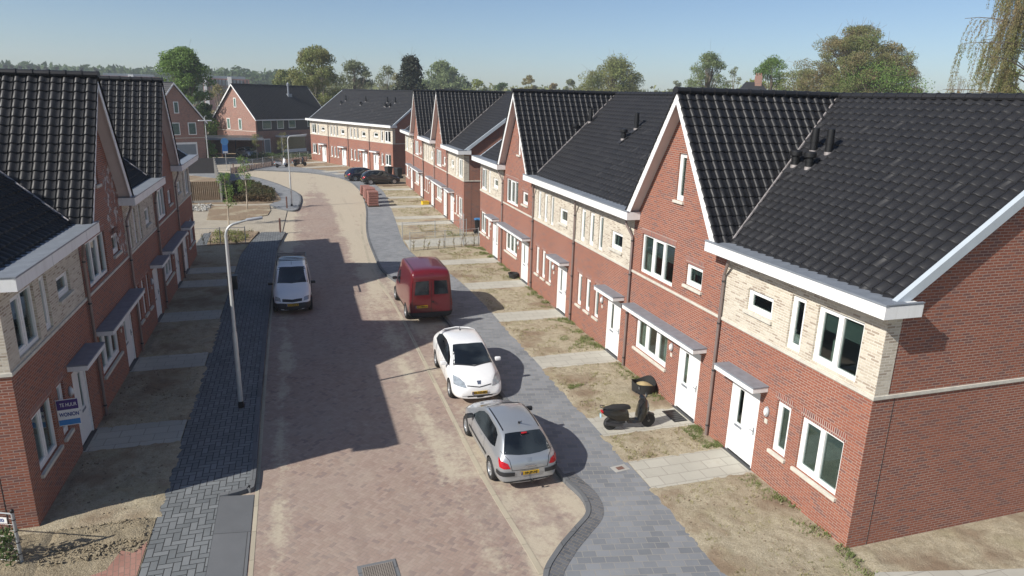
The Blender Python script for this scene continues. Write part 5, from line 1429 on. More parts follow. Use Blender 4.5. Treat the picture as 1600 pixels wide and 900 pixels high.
# wooden garden fence near the left row end
r = thing('wooden_fence', 'tall brown board fence between concrete posts beyond the left row', 'fence', (-9.4, 61.7, 0), R(6))
M['wood'] = plain('brown_fence_wood', (0.125, 0.085, 0.048), 0.8, vary=0.3, vscale=6)
M['concrete'] = plain('grey_concrete', (0.36, 0.35, 0.32), 0.85, vary=0.12)
b = MB()
for k in range(20): b.box(.08+k*.15, .08+k*.15+.125, -.02, .02, .22, 1.78, 0.004)
b.build('boards', M['wood'], r)
for x in (-.1, .75, 3.1):
    b = MB(); b.box(x, x+.1, -.06, .06, -.15, 1.9, .01); b.build('post', M['concrete'], r)
b = MB(); b.box(.0, 3.1, -.03, .03, -.15, .20); b.build('base_plate', M['concrete'], r)
r = thing('garden_wall', 'dark screen fence running back behind the brown board fence', 'fence', (-6.25, 62.1, 0), R(97))
b = MB(); b.box(0, 22, -.03, .03, -.1, 1.75); b.build('panels', M['slate'], r)
b = MB()
for k in range(11): b.box(k*2.1, k*2.1+.1, -.07, .07, -.1, 1.88, .01)
b.build('posts', M['concrete'], r)
b = MB(); b.box(-13, 0, -.03, .03, -.1, 1.7); r3 = b.build('screen_fence', M['slate']); r3.location = (-9, 84.3, 0); r3.rotation_euler = (0, 0, R(2)); tag(r3, 'low dark screen fence in front of the shaded brown house', 'fence')

# letting board
r = thing('letting_board', 'purple, white and blue letting board fixed beside the nearest left door', 'sign', (-5.81, 17.3, 0), R(8)); r.scale = (.56, 1, .86); r.location.z = .28
b = MB(); b.box(0.0, .80, -.015, .015, 1.28, 2.06); bd = b.build('board', M['white'], r)
b = MB(); b.box(0.01, .79, -.018, -.0155, 1.76, 2.05); b.build('purple_band', plain('purple_print', (0.04, 0.015, 0.16), 0.4), bd)
b = MB(); b.box(0.01, .79, -.018, -.0155, 1.30, 1.46); b.build('blue_band', plain('blue_print', (0.03, 0.22, 0.55), 0.4), bd)
t = addobj('lettering', text_mesh('TE HUUR', .15, M['white']), bd); t.location = (.43, -.02, 1.90); t.rotation_euler = (R(90), 0, 0)
t = addobj('lettering', text_mesh('WONION', .16, M['plateblue'], bold=.004), bd); t.location = (.42, -.02, 1.61); t.rotation_euler = (R(90), 0, 0)
b = MB(); b.tube([(-0.01, 0, 1.25), (-0.01, 0, 2.08)], .014, 6); b.build('bracket', M['steel'], r)

# parking zone sign
r = thing('zone_sign', 'blue road sign on a pole at the left end of the bend fence', 'road sign', (-8.0, 87.6, 0), R(15))
b = MB(); b.tube([(0, 0, -.1), (0, 0, 3.6)], .03, 8); b.build('pole', M['steel'], r)
b = MB(); b.box(-.30, .30, -.05, -.032, 1.95, 3.0, .01); q = b.build('sign_board', plain('blue_sign', (0.03, 0.20, 0.55), 0.4), r)
b = MB(); b.box(-.27, .27, -.056, -.051, 1.98, 2.2); b.build('white_field', M['white'], q)
b = MB(); b.lathe([(.42, 0), (.42, .02)], 20, Matrix.Translation((0, -.035, 3.3)) @ Matrix.Rotation(R(90), 4, 'X')); b.build('round_sign', plain('blue_round_sign', (0.10, 0.32, 0.62), 0.4), r)

# wheelie bins
def bin_(loc, rz, label, lid, group=None, s=1.0):
    r = thing('wheelie_bin', label, 'bin', loc, rz, group); r.scale = (s,)*3
    b = MB(); v = b.bm.verts
    lo = [v.new(p) for p in ((-.20, -.24, .06), (.20, -.24, .06), (.20, .22, .06), (-.20, .22, .06))]; hi = [v.new(p) for p in ((-.28, -.34, .95), (.28, -.34, .95), (.28, .30, .95), (-.28, .30, .95))]
    b.bm.faces.new(lo[::-1]); b.bm.faces.new(hi)
    for k in range(4): b.bm.faces.new((lo[k], lo[(k+1) % 4], hi[(k+1) % 4], hi[k]))
    b.build('body', M['bumper'], r)
    b = MB(); b.box(-.30, .30, -.36, .34, .955, 1.0, .02); b.box(-.25, .25, -.30, .25, 1.0, 1.04, .02); b.build('lid', lid, r)
    for s_ in (-.24, .24):
        b = MB(); b.lathe([(.10, -.03), (.10, .03)], 14, Matrix.Translation((s_, .28, .10)) @ Matrix.Rotation(R(90), 4, 'Y')); b.build('wheel', M['rubber'], r)
    b = MB(); b.tube([(-.22, .40, .93), (.22, .40, .93)], .018, 6); b.build('handle', M['bumper'], r)
bin_((11.9, 45.45, 0), R(80), 'dark wheelie bin with a blue lid against the end wall of the second right row', plain('blue_lid', (0.06, 0.22, 0.45), 0.4))
bin_((10.0, 79.3, 0), R(-60), 'dark wheelie bin at the corner of the far row, left of its neighbour', M['bumper'], 'bins at the corner of the far row', 1.15)
bin_((10.9, 77.9, 0), R(-60), 'grey-lidded wheelie bin at the corner of the far row, right of its neighbour', M['greydark'], 'bins at the corner of the far row', 1.15)
r = thing('litter_bin', 'small black litter bin on a post in the shade behind the near lamp post', 'bin', (-3.1, 32.0, 0))
b = MB(); b.tube([(0, 0, 0), (0, 0, .9)], .03, 8); b.build('post', M['greydark'], r)
b = MB(); b.box(-.2, .2, -.16, .16, .55, 1.15, .04); b.build('body', M['black'], r, smooth=True)
b = MB(); b.box(-.22, .22, -.18, .18, 1.151, 1.2, .015); b.build('lid', M['greydark'], r)

# tubs
r = thing('planter_bag', 'torn open black round tub with sand in it, against the wall by the triple window', 'planter', (10.52, 18.45, 0))
b = MB(); bm = b.bm; n = 36; rr = .40
ring = []
for k in range(n):
    a = 2*math.pi*k/n; h = .36+.05*math.sin(a*2+.8)+.04*math.sin(a*3)
    ring.append([bm.verts.new((rr*.92*math.cos(a), rr*.92*math.sin(a), 0)), bm.verts.new((rr*math.cos(a), rr*math.sin(a), h)), bm.verts.new((rr*.95*math.cos(a), rr*.95*math.sin(a), h-.005)), bm.verts.new((rr*.88*math.cos(a), rr*.88*math.sin(a), .05))])
for k in range(n):
    a, c = ring[k], ring[(k+1) % n]
    for j in range(3): bm.faces.new((a[j], c[j], c[j+1], a[j+1]))
b.build('tub', M['rubber'], r, smooth=True)
b = MB(); b.lathe([(.32, .02), (.31, .20), (.18, .28), (.03, .33)], 20); b.build('sand_heap', plain('heap_of_sand', (0.40, 0.31, 0.16), 0.95, vary=.2), r, smooth=True)
r = thing('plant_tub', 'small low black tub beside the door behind the red van', 'planter', (10.62, 33.25, 0))
b = MB(); b.lathe([(.20, 0), (.25, .24), (.27, .25), (.27, .28), (.235, .28), (.22, .1), (.02, .09)], 20); b.build('tub', M['rubber'], r, smooth=True)
# yellow crate
r = thing('yellow_crate', 'bright yellow plastic crate lying on a front garden of the second right row', 'crate', (10.5, 58.7, 0), R(10))
M['yellow'] = plain('yellow_plastic', (0.75, 0.50, 0.02), 0.4)
b = MB(); b.box(-.3, .3, -.2, .2, 0, .02); b.box(-.3, .3, -.2, -.18, .02, .28); b.box(-.3, .3, .18, .2, .02, .28); b.box(-.3, -.28, -.179, .179, .02, .28); b.box(.28, .3, -.179, .179, .02, .28)
b.build('shell', M['yellow'], r)
b = MB(); b.box(-.32, .32, -.22, -.201, .25, .29); b.box(-.32, .32, .201, .22, .25, .29); b.build('rim', M['yellow'], r)
# brick stacks
M['pavers'] = brickmat('stacked_pavers', (0.36, 0.15, 0.11), (0.28, 0.11, 0.085), (0.2, 0.09, 0.08), (0.10, 0.06, 0.05), 0.2, 0.11, 0.01)
M['stackred'] = plain('stack_brick_red', (0.27, 0.125, 0.10), 0.85, vary=.2, vscale=9)
def stack(x, y, rz, n, label):
    r = thing('brick_stack', label, 'brick stack', (x, y, 0), rz, 'stacks of red paving bricks')
    for k in range(n):
        b = MB(); s = .02*math.sin(k*5+x)
        for i in range(4):
            for j in range(5): b.box(-.42+i*.21+s, -.42+i*.21+.20+s, -.5+j*.2, -.5+j*.2+.19, .12+k*.20, .12+k*.20+.165, .006)
        b.build('brick_layer', M['stackred'], r)
    b = MB()
    for yy in (-.45, 0, .4): b.box(-.45, .45, yy, yy+.08, 0, .115)
    b.build('pallet', M['wood'], r)
stack(5.95, 58.3, R(2), 6, 'nearest stack of red paving bricks on the right pavement')
stack(5.95, 60.2, R(-3), 6, 'second stack of red paving bricks, just behind the nearest one')
stack(6.0, 62.4, R(4), 5, 'third stack of red paving bricks, pale dust on top')
stack(5.95, 65.0, R(0), 4, 'farthest, lowest stack of red paving bricks near the black cars')

# drain grate, manhole, doormat
r = thing('drain_grate', 'square iron drain grate in the road at the bottom edge', 'drain cover', (1.12, 11.85, -0.10), R(3))
b = MB(); b.box(-.40, .40, -.40, .40, .0, .008); b.build('frame', M['apron'], r)
b = MB()
for k in range(15): b.box(-.31+k*.043, -.31+k*.043+.018, -.32, .32, .012, .022)
for k in range(15): b.box(-.32, .32, -.31+k*.043, -.31+k*.043+.016, .0125, .0205)
b.build('grid', plain('iron_grid', (0.27, 0.235, 0.20), 0.6, metal=.1), r)
b = MB(); b.box(-.31, .31, -.31, .31, .0085, .011); b.build('pit_shade', M['black'], r)  # flat black sheet painted in for the shade below the grid
r = thing('manhole_cover', 'small rectangular metal cover set in the right pavement by the first garden path', 'drain cover', (7.62, 14.2, 0.0), R(8))
b = MB(); b.box(-.22, .22, -.14, .14, .001, .008, .002); b.build('frame', M['concrete'], r)
b = MB(); b.box(-.10, .10, -.07, .07, .0085, .012); b.build('lid', M['rust'], r)
r = thing('doormat', 'black doormat in front of the white door behind the scooter', 'doormat', (10.6, 16.55, 0.004))
b = MB(); b.box(-.22, .22, -.38, .38, .001, .018, .004); b.build('mat', M['rubber'], r)
b = MB()
for k in range(6): b.box(-.18, .18, -.34+k*.12, -.34+k*.12+.06, .0185, .022)
b.build('ribs', M['black'], r)
# clods and stones lying about
rn = random.Random(11)
def clods(name, label, cat, areas, n, smin, smax, mat):
    b = MB()
    for _ in range(n):
        a = rn.choice(areas); x, y = rn.uniform(a[0], a[1]), rn.uniform(a[2], a[3]); s = rn.uniform(smin, smax)
        v = bmesh.ops.create_icosphere(b.bm, subdivisions=1, radius=s, matrix=Matrix.Translation((x, y, .028+s*.1)) @ Matrix.Rotation(rn.uniform(0, 6), 4, 'Z') @ Matrix.Diagonal((1, rn.uniform(.5, 1), rn.uniform(.35, .7), 1)))['verts']
        for q in v: q.co += Vector((rn.uniform(-1, 1), rn.uniform(-1, 1), rn.uniform(-1, 1)))*s*.22
    o = b.build(name, mat); tag(o, label, cat, kind='stuff'); return o
M['clod'] = plain('dry_clods', (0.24, 0.19, 0.13), 0.95, vary=.3, vscale=5)
clods('soil_clods', 'dry clods and crumbs scattered over the front gardens', 'soil', [(8.1, 10.8, 8, 13), (8.1, 10.8, 14.6, 15.8), (8.0, 10.8, 17.3, 21), (8.0, 10.8, 22.4, 26.2), (8, 10.8, 27.8, 31.2), (7.5, 10.8, 33, 36.5), (-5.7, -3.6, 15.3, 18.4), (-5.7, -3.6, 20.1, 24)], 1500, .010, .038, M['clod'])
clods('soil_clods', 'loose clods and rubble on the sandy ground at the lower left', 'soil', [(-9, -5.0, 11.5, 15.0), (-5.4, -3.6, 13.7, 15.0), (-5.2, -3.5, 13.8, 15.0)], 900, .008, .04, M['soil'])
clods('rubble', 'small heap of pale rubble by the brown board fence', 'rubble', [(-8.6, -6.9, 57.5, 61)], 120, .04, .16, M['concrete'])

# weeds and grass clumps
def weeds(areas, n, h, label, mat):
    b = MB(); r_ = random.Random(21)
    for _ in range(n):
        a = r_.choice(areas); x, y = r_.uniform(a[0], a[1]), r_.uniform(a[2], a[3])
        if mnoise.noise(Vector((x*1.3, y*1.3, a[4] if len(a) > 4 else 0))) < -0.05: continue
        for q in range(5):
            t = r_.uniform(0, 6.28); dx, dy = math.cos(t), math.sin(t); hh = h*r_.uniform(.4, 1.2); w = .012
            p = Vector((x+r_.uniform(-.05, .05), y+r_.uniform(-.05, .05), .02))
            b.bm.faces.new([b.bm.verts.new(p+Vector((-dy*w, dx*w, 0))), b.bm.verts.new(p+Vector((dy*w, -dx*w, 0))), b.bm.verts.new(p+Vector((dx*hh*.8, dy*hh*.8, hh)))])
    o = b.build('weeds', mat, recalc=False); tag(o, label, 'weeds', kind='stuff')
wz = []
for y0, y1 in ((8, 13), (14.5, 15.8), (17.2, 21), (22.3, 26.3), (27.7, 31.4), (32.9, 36.6), (38, 41)): wz += [(10.35, 10.93, y0, y1), (10.6, 10.93, y0, y1)]
wz += [(9.6, 10.9, 22.6, 24.2), (9.6, 10.9, 22.6, 24.2), (10.0, 10.9, 25.2, 26.2), (9.9, 10.9, 38, 41.4), (9.6, 10.9, 44.6, 46.5), (8.2, 8.9, 18.8, 19.4)]
weeds(wz, 3200, .075, 'green weeds growing along the foot of the right house walls', M['l_weed'])
wz = []
for y0, y1 in ((7.6, 13), (14.5, 15.8), (17.2, 21), (22.3, 26.3), (27.7, 31.4), (32.9, 36.6), (38, 41.3), (46, 49), (53, 57), (58.4, 62.3), (63.7, 67.8)): wz.append((8.05 if y0 < 50 else 7.8, 10.9, y0, y1))
weeds(wz, 6500, .05, 'short dry grass tufts over the front gardens on the right', leafmat('dry_grass', (0.40, 0.35, 0.20), (0.28, 0.28, 0.12)))

# ------------------------------------------------------------------ trees
def tree(name, label, loc, H, W, base, style, seed, leafm, barkm='bark', n=6000, s=.3, group=None, cat='tree', gaps=.35, clumps=60, clr=None, off=(0, 0)):
    rnd = random.Random(seed); r = thing(name, label, cat, loc, rnd.uniform(0, 6.28) if style != 'asym' else 0, group)
    b = MB(); tr = W*.02+.1; top = H*.8
    b.tube([(0, 0, -.2), (rnd.uniform(-.2, .2), rnd.uniform(-.2, .2), base*.6), (rnd.uniform(-.3, .3), rnd.uniform(-.3, .3), (base+H)/2), (off[0]*.5, off[1]*.5, top)], [tr*1.25, tr, tr*.6, tr*.2], 8)
    lv = MB(); cs = []
    for k in range(clumps):
        for _ in range(50):
            t = rnd.random(); a = rnd.uniform(0, 6.28)
            if style == 'cone': rr = (1-t)**.9*W/2*rnd.uniform(.5, 1)
            elif style == 'round': rr = W/2*math.sqrt(max(0, 1-t**2.3))*math.sqrt(rnd.uniform(.12, 1))
            elif style == 'oval': rr = W/2*math.sqrt(max(0, 1-(max(0, t*1.1-.1))**2.0))*math.sqrt(rnd.uniform(.1, 1))
            elif style == 'spread': rr = W/2*math.sqrt(max(0, 1-(max(0, t*1.15-.15))**1.9))*math.sqrt(rnd.uniform(.15, 1))
            else: rr = W/2*math.sqrt(max(0, 1-(2*t-1)**2))*math.sqrt(rnd.uniform(.2, 1))
            c = Vector((rr*math.cos(a)+off[0]*t, rr*math.sin(a)+off[1]*t, base+t*(H-base)))
            if mnoise.noise(c*(2.2/W)+Vector((seed, 0, 0))) > -(.5-gaps*.72): break
        cs.append(c)
        z0 = base*.5+rnd.uniform(.2, .75)*(c.z-base*.4)*.8
        q = Vector((off[0]*z0/H*.4, off[1]*z0/H*.4, z0)); mid_ = q.lerp(c, .5)+Vector((0, 0, .06*W))
        b.tube([q, mid_, c], [tr*.35, tr*.2, tr*.06], 4, False)
    per = max(12, int(n*1.8)//clumps); cr = clr or W*.105
    for c in cs:
        k = rnd.uniform(.6, 1.3); leaves(lv.bm, c, cr*k*1.25, int(per*k), s, rnd, .65)
        # fine twigs
        for _ in range(3):
            e = c+Vector((rnd.gauss(0, 1), rnd.gauss(0, 1), rnd.gauss(.3, 1)))*cr*.9; b.tube([c, e], [tr*.06, tr*.03], 3, False)
    b.build('trunk', M[barkm], r, recalc=False); lv.build('crown', M[leafm], r, recalc=False)
    return r
def px_tree(px, ytop, wpx, dist, **k):
    """place by the measured bearing: returns loc, height, width for a tree at forward distance"""
    F = 1060.6
    hor = 450 - F*math.tan(PITCH) + 0  # unused reference
    d = fw + (px-800)/F*r2 - (ytop-450)/F*u2
    t = dist/d.y
    top = Vector((0, 0, CAMH))+d*t
    return (top.x, top.y, 0), top.z, wpx/F*dist/max(.3, d.y/ d.dot(fw))
def T(name, label, px, ytop, wpx, dist, style, seed, leafm, n, s, **k):
    loc, H, W = px_tree(px, ytop, wpx, dist)
    return tree(name, label, loc, H, W*k.pop('wf', 1.16 if wpx < 150 else 1.0), H*k.pop('bf', .2), style, seed, leafm, n=n, s=s, **k)
T('broadleaf_tree', 'large fresh green tree rising behind the shaded brown house', 281, 80, 84, 118, 'round', 1, 'l_green', 16000, .26, clumps=110, bf=.12, gaps=.3)
T('bush', 'dense dark green bush between the two brown houses', 318, 168, 60, 124, 'round', 2, 'l_dark', 4000, .34, bf=.02, clumps=40)
T('bare_tree', 'thin pinkish tree just right of the large green tree', 338, 135, 42, 150, 'round', 31, 'l_brown', 1500, .26, clumps=50, bf=.2)
T('bush', 'light bush beside the thin pinkish tree', 355, 158, 36, 160, 'round', 32, 'l_pale', 1500, .3, clumps=30, bf=.05)
T('round_shrub', 'clipped round green shrub in front of the carport', 322, 220, 28, 97, 'round', 3, 'l_green', 2500, .16, bf=.25, clumps=40, cat='shrub')
T('birch_tree', 'tall olive birch behind the sunlit brown house', 493, 77, 78, 140, 'oval', 4, 'l_olive', 16000, .28, clumps=120, bf=.22, gaps=.2, barkm='palebark')
T('broadleaf_tree', 'yellowish tree left of the tall olive birch', 447, 110, 56, 170, 'round', 5, 'l_olive', 4000, .42, clumps=50, bf=.3)
T('broadleaf_tree', 'grey-green sparse tree right of the tall olive birch', 554, 97, 56, 170, 'spread', 6, 'l_grey', 3800, .36, clumps=70, bf=.3, gaps=.45)
T('bare_tree', 'nearly bare tree left of the dark conifer', 604, 106, 44, 165, 'round', 7, 'l_grey', 1300, .3, clumps=50, bf=.3)
T('bare_tree', 'very thin bare tree touching the dark conifer on its left', 622, 112, 30, 160, 'round', 33, 'l_brown', 700, .28, clumps=36, bf=.3)
T('conifer', 'dark pointed conifer above the roofs, the only one among the paler trees', 641, 93, 78, 140, 'cone', 8, 'l_conifer', 8500, .42, clumps=160, bf=.1)
T('broadleaf_tree', 'hazy rounded pale green tree right of the dark conifer', 694, 100, 72, 260, 'round', 9, 'l_pale', 9000, .7, clumps=120, bf=.2, gaps=.1)
T('broadleaf_tree', 'small brownish round tree over the middle ridge', 826, 120, 28, 230, 'round', 10, 'l_brown', 2000, .45, clumps=40, bf=.3)
T('broadleaf_tree', 'small brown-grey tree just right of the small brownish round one', 865, 127, 22, 240, 'round', 11, 'l_brown', 1000, .5, clumps=30, bf=.3)
T('broadleaf_tree', 'small grey tree left of the big round tree over the ridge', 891, 126, 24, 240, 'round', 12, 'l_grey', 1000, .5, clumps=30, bf=.3)
T('broadleaf_tree', 'big round olive and green tree above the middle of the ridge', 957, 91, 94, 170, 'round', 13, 'l_olive', 17000, .34, clumps=140, bf=.2, gaps=.2)
T('broadleaf_tree', 'low grey-green tree right of the big round tree', 1058, 128, 30, 230, 'round', 14, 'l_grey', 1200, .5, clumps=30, bf=.3)
T('broadleaf_tree', 'loose pale green tree behind the near gable peak', 1110, 87, 64, 130, 'oval', 15, 'l_pale', 8000, .24, clumps=110, bf=.3, gaps=.5)
T('bare_tree', 'small sparse tree beside the loose pale green tree', 1150, 106, 32, 125, 'spread', 16, 'l_grey', 900, .25, clumps=45, bf=.35)
T('broadleaf_tree', 'bright green tree just right of the red chimney', 1210, 93, 60, 130, 'round', 17, 'l_green', 8000, .26, clumps=80, bf=.3)
T('broadleaf_tree', 'wide brown and green spreading tree, largest above the near right roof', 1348, 46, 196, 105, 'spread', 21, 'l_mix', 60000, .18, clumps=260, bf=.34, gaps=.42, clr=1.15)
T('broadleaf_tree', 'bushy olive tree left under the wide spreading tree', 1255, 112, 100, 112, 'round', 19, 'l_olive', 10000, .22, clumps=110, bf=.3)
T('broadleaf_tree', 'fresh green bushy tree under the wide spreading tree', 1372, 106, 140, 98, 'round', 20, 'l_green', 13000, .22, clumps=130, bf=.3, gaps=.4)
T('broadleaf_tree', 'yellow-green bushy tree behind the red chimney house', 1190, 122, 70, 150, 'round', 34, 'l_yellow', 3000, .4, clumps=50, bf=.3)
T('bare_tree', 'tiny thin twigs of a treetop showing over the near right ridge', 1502, 120, 44, 70, 'round', 35, 'l_brown', 350, .10, clumps=30, bf=.6)
T('broadleaf_tree', 'low yellow-green trees over the ridge right of the pale round tree', 745, 128, 44, 240, 'round', 36, 'l_yellow', 2500, .5, clumps=50, bf=.3)
T('broadleaf_tree', 'low dark tree over the ridge next to the yellow-green one', 785, 131, 34, 250, 'round', 37, 'l_dark', 1500, .5, clumps=40, bf=.3)

# weeping birch at the right edge
def weeping(loc, H, W, seed, label):
    rnd = random.Random(seed); r = thing('weeping_birch', label, 'tree', loc)
    b = MB(); lv = MB()
    b.tube([(0, 0, -.2), (.2, .1, H*.35), (-.2, 0, H*.7), (0, 0, H*.97)], [.35, .28, .16, .04], 10)
    for k in range(70):
        a = rnd.uniform(0, 6.28); z = rnd.uniform(H*.36, H*.95); L = W/2*rnd.uniform(.45, 1.0)*(1-.35*(z/H-.42)); rise = rnd.uniform(.3, 1.6)
        pts = []
        for i in range(7):
            t = i/6; pts.append(Vector((math.cos(a)*L*t, math.sin(a)*L*t, z+rise*math.sin(t*math.pi*.62)*1.1)))
        b.tube(pts, [.07*(1-i/8) for i in range(7)], 5, False)
        for q in range(13):
            t = rnd.uniform(.3, 1.0); p = pts[min(5, int(t*6))].lerp(pts[min(6, int(t*6)+1)], t*6-int(t*6)) if t < 1 else pts[6]
            ln = rnd.uniform(1.2, 4.6); sw = rnd.uniform(-.15, .35)
            st = [p, p+Vector((math.cos(a)*.35, math.sin(a)*.35, -.15)), p+Vector((math.cos(a)*(.5+sw), math.sin(a)*(.5+sw), -ln*.5)), p+Vector((math.cos(a)*(.5+sw), math.sin(a)*(.5+sw), -ln))]
            b.tube(st, [.014, .011, .008, .005], 3, False)
            nn = int(ln*17)
            for i in range(nn):
                u = i/nn; c = st[1].lerp(st[2], min(1, u*2)) if u < .5 else st[2].lerp(st[3], u*2-1)
                leaves(lv.bm, c, .13, 2, .085, rnd, 1.0, .5)
    b.build('trunk', M['bark'], r, recalc=False); lv.build('crown', M['l_mix'], r, recalc=False)
weeping((57.0, 42.0, 0), 21.5, 14.0, 3, 'weeping birch with long hanging twigs at the right edge of the picture')
T('broadleaf_tree', 'yellow-green bush beneath the weeping birch', 1590, 112, 60, 60, 'round', 41, 'l_yellow', 3500, .14, clumps=60, bf=.5)

# young street trees in the bed by the bend
def young(loc, H, label, seed, leafm, w=1.0):
    rnd = random.Random(seed); r = thing('young_tree', label, 'tree', loc, 0, 'young trees in the bed by the bend')
    b = MB(); b.tube([(0, 0, -.1), (.05, 0, H*.4), (-.05, .03, H*.95)], [.055, .04, .015], 7); b.build('trunk', M['palebark'], r)
    lv = MB(); c2 = MB()
    for k in range(26):
        z = rnd.uniform(H*.35, H); rr = w*.5*(1-.55*(z/H-.35))*rnd.uniform(.3, 1); a = rnd.uniform(0, 6.28); c = Vector((rr*math.cos(a), rr*math.sin(a), z))
        c2.tube([(0, 0, z-.35), c], [.012, .006], 4, False); leaves(lv.bm, c, .24, 34, .085, rnd)
    c2.build('branches', M['twig'], r, recalc=False); lv.build('crown', M[leafm], r, recalc=False)
young((-4.05, 58.2, 0), 4.3, 'taller young tree in the brown bed, its pale trunk in front of the hedge', 5, 'l_green', 1.3)
young((-4.9, 51.5, 0), 3.6, 'shorter young tree with a staked trunk nearer the wire fence', 6, 'l_green', 1.3)
young((-5.2, 100.5, 0), 3.4, 'small young tree in front of the sunlit brown house, left of the bend lamp', 7, 'l_olive', 1.6)
young((-1.8, 102.5, 0), 3.6, 'small young tree in front of the sunlit brown house, near the bend lamp', 8, 'l_olive', 1.6)

# hedge planting by the bend (uncountable ground cover)
b = MB(); rn = random.Random(9)
for k in range(520):
    t = rn.random(); y = 61.9+t*11; xr = -2.2-(y-61.9)*.02-(max(0, y-66)**1.5)*.12; x = rn.uniform(-6.0, xr)
    leaves(b.bm, Vector((x, y, rn.uniform(.1, .5))), .36, 40, .12, rn, .6)
o = b.build('ground_cover', M['l_hedge'], recalc=False); tag(o, 'dense low shrubs with reddish tips filling the bed at the bend', 'shrubs', kind='stuff')
b = MB()
for k in range(60): leaves(b.bm, Vector((rn.uniform(-5.4, -3.4), rn.uniform(45, 48.6), .1)), .3, 26, .08, rn, .6)
o = b.build('ground_cover', M['l_olive'], recalc=False); tag(o, 'thin dry planting in the bed behind the low wire fence', 'plants', kind='stuff')
b = MB()
for k in range(130): leaves(b.bm, Vector((rn.uniform(-6, 2), 0, rn.uniform(.1, .7)))+Vector((0, 102.5+rn.uniform(-1.2, 1.2), 0)), .4, 26, .13, rn, .7)
o = b.build('ground_cover', M['l_dark'], recalc=False); tag(o, 'dark low shrubs in front of the sunlit brown house', 'shrubs', kind='stuff')

# red chimney house beyond the right ridge
loc, Hh, _ = px_tree(1178, 122, 10, 95)
r = thing('detached_house', 'roof of a house with a red brick chimney showing over the near right ridge', 'house', (loc[0], loc[1], 0), R(-25))
b = MB(); b.extr([(-5, -4, -.2), (5, -4, -.2), (5, -4, 6.2), (-5, -4, 6.2)], (0, 8, 0)); b.build('wall', M['brownbrick'], r)
b = MB(); v = b.bm.verts; zz = Hh-.6
p = [v.new(q) for q in ((-5.4, -4.4, 6.1), (5.4, -4.4, 6.1), (5.4, 4.4, 6.1), (-5.4, 4.4, 6.1), (-1.2, 0, zz), (1.2, 0, zz))]
for f in ((0, 1, 5, 4), (1, 2, 5), (2, 3, 4, 5), (3, 0, 4), (3, 2, 1, 0)): b.bm.faces.new([p[i] for i in f])
rf = b.build('roof', M['tileplain'], r)
b = MB(); b.box(.2, 1.2, -.4, .4, zz-1.2, Hh+.35, .02); ch = b.build('chimney', M['brownbrick'], rf)
b = MB()
for x in (.35, .7, 1.05): b.lathe([(.11, Hh+.35), (.09, Hh+.75)], 8, Matrix.Translation((x, 0, 0)))
b.build('chimney_pots', M['stackred'], ch)

# apartment blocks far left
def flats(px, yt, wpx, dist, label, h_under=12, seed=1):
    loc, Hh, W = px_tree(px, yt, wpx, dist)
    r = thing('apartment_block', label, 'apartment block', (loc[0], loc[1], 0), R(8), 'far apartment blocks')
    b = MB(); b.box(-W/2, W/2, 0, 12, -.2, Hh-.5); w_ = b.build('wall', plain('far_red_brick', (0.26, 0.12, 0.10), 0.85), r)
    rn = random.Random(seed)
    b = MB(); b.box(-W/2-.2, -W/2+W*.08, -.6, -.02, 0, Hh-.1); b.box(W*.02, W*.10, -1.5, -.02, 0, Hh+.2); b.build('pale_tower', M['fascia'], r)
    b = MB(); b.box(-W/2+W*.18, W/2-W*.16, -.4, -.02, Hh-3, Hh-1.0); b.box(-W*.3, W*.34, -.4, -.02, Hh-6.2, Hh-4.2); b.box(-W*.36, W*.42, 0.5, 9, Hh-.49, Hh+.5); b.build('glazing', M['bluegrey'], r)
    b = MB()
    for k in range(12): b.box(-W/2+W*(.05+.08*k), -W/2+W*(.05+.08*k)+W*.03, -.8, -.42, Hh-6.5, Hh-.8)
    b.build('balconies', M['slate'], r)
flats(354, 121, 66, 300, 'red and grey apartment block in the distance between the two brown houses')
flats(198, 117, 90, 330, 'long red and grey apartment block over the second left ridge', seed=2)

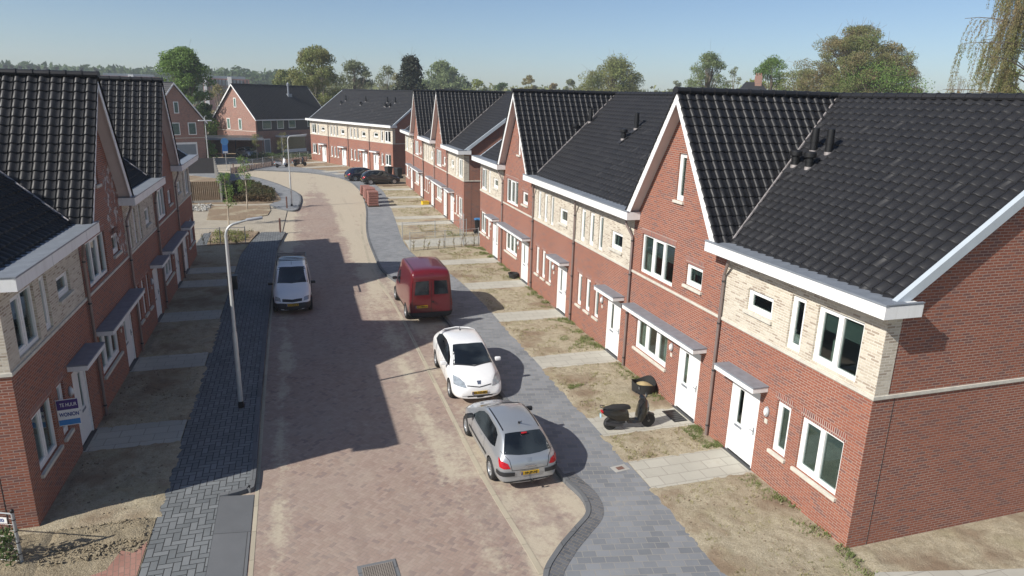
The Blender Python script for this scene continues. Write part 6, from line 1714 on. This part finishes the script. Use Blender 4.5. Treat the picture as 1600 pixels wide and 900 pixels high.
# far woods
def woods(name, label, x0, x1, y0, y1, dist, n, s, mat, seed):
    b = MB(); rn = random.Random(seed)
    for k in range(n):
        t = rn.random(); px = x0+(x1-x0)*t; yy = y0+(y1-y0)*t
        loc, Hh, _ = px_tree(px, yy, 10, dist*rn.uniform(.9, 1.25)); bump_ = 1+.14*mnoise.noise(Vector((px*.06, seed, 0)))+.08*rn.uniform(-1, 1)
        z = rn.uniform(.15, 1)*Hh*bump_; leaves(b.bm, Vector((loc[0], loc[1], z)), s*1.6, 7, s, rn, .8)
    o = b.build(name, mat, recalc=False); tag(o, label, 'woods', kind='stuff')
woods('far_woods', 'dark distant forest along the horizon at the left', -120, 300, 104, 118, 520, 5200, 3.0, M['l_dark'], 1)
woods('far_woods', 'distant wooded horizon behind the brown houses', 300, 520, 112, 124, 480, 3400, 2.6, M['l_dark'], 2)
woods('far_woods', 'low distant tree belt behind the right ridges', 500, 1250, 134, 151, 420, 2600, 2.6, M['l_olive'], 3)
woods('far_woods', 'distant tree belt beyond the near right roof', 1200, 1760, 158, 168, 300, 900, 2.4, M['l_olive'], 4)
# conifers on the left skyline
cn = None; rn = random.Random(3)
for k, (px, yt) in enumerate(((8, 103), (18, 105), (31, 104), (46, 109), (60, 108), (72, 111), (90, 113), (128, 113), (150, 115))):
    loc, Hh, W = px_tree(px, yt, 9, 430)
    if cn is None:
        cn = tree('far_conifer', 'first tiny dark conifer from the left on the far skyline', loc, Hh, W*1.6, Hh*.2, 'cone', 50, 'l_conifer', n=700, s=1.1, clumps=30, group='conifers on the far left skyline')
    else:
        c = copy_tree(cn); c.location = loc; c['label'] = ORD[k]+' tiny dark conifer from the left on the far skyline'; c.rotation_euler = (0, 0, k)

# ------------------------------------------------------------------ haze
hb = MB(); hb.box(-900, 1000, -60, 900, -1.2, 42)
hm = bpy.data.materials.new('spring_haze'); hm.use_nodes = True; ht = hm.node_tree; ht.nodes.clear()
ho = ht.nodes.new('ShaderNodeOutputMaterial'); hv = ht.nodes.new('ShaderNodeVolumePrincipled')
hv.inputs['Color'].default_value = (0.80, 0.88, 0.96, 1); hv.inputs['Density'].default_value = 0.00045; hv.inputs['Anisotropy'].default_value = 0.2
ht.links.new(hv.outputs[0], ho.inputs['Volume'])
o = hb.build('haze', hm); tag(o, 'thin pale blue spring haze over the far trees', 'haze', kind='stuff')
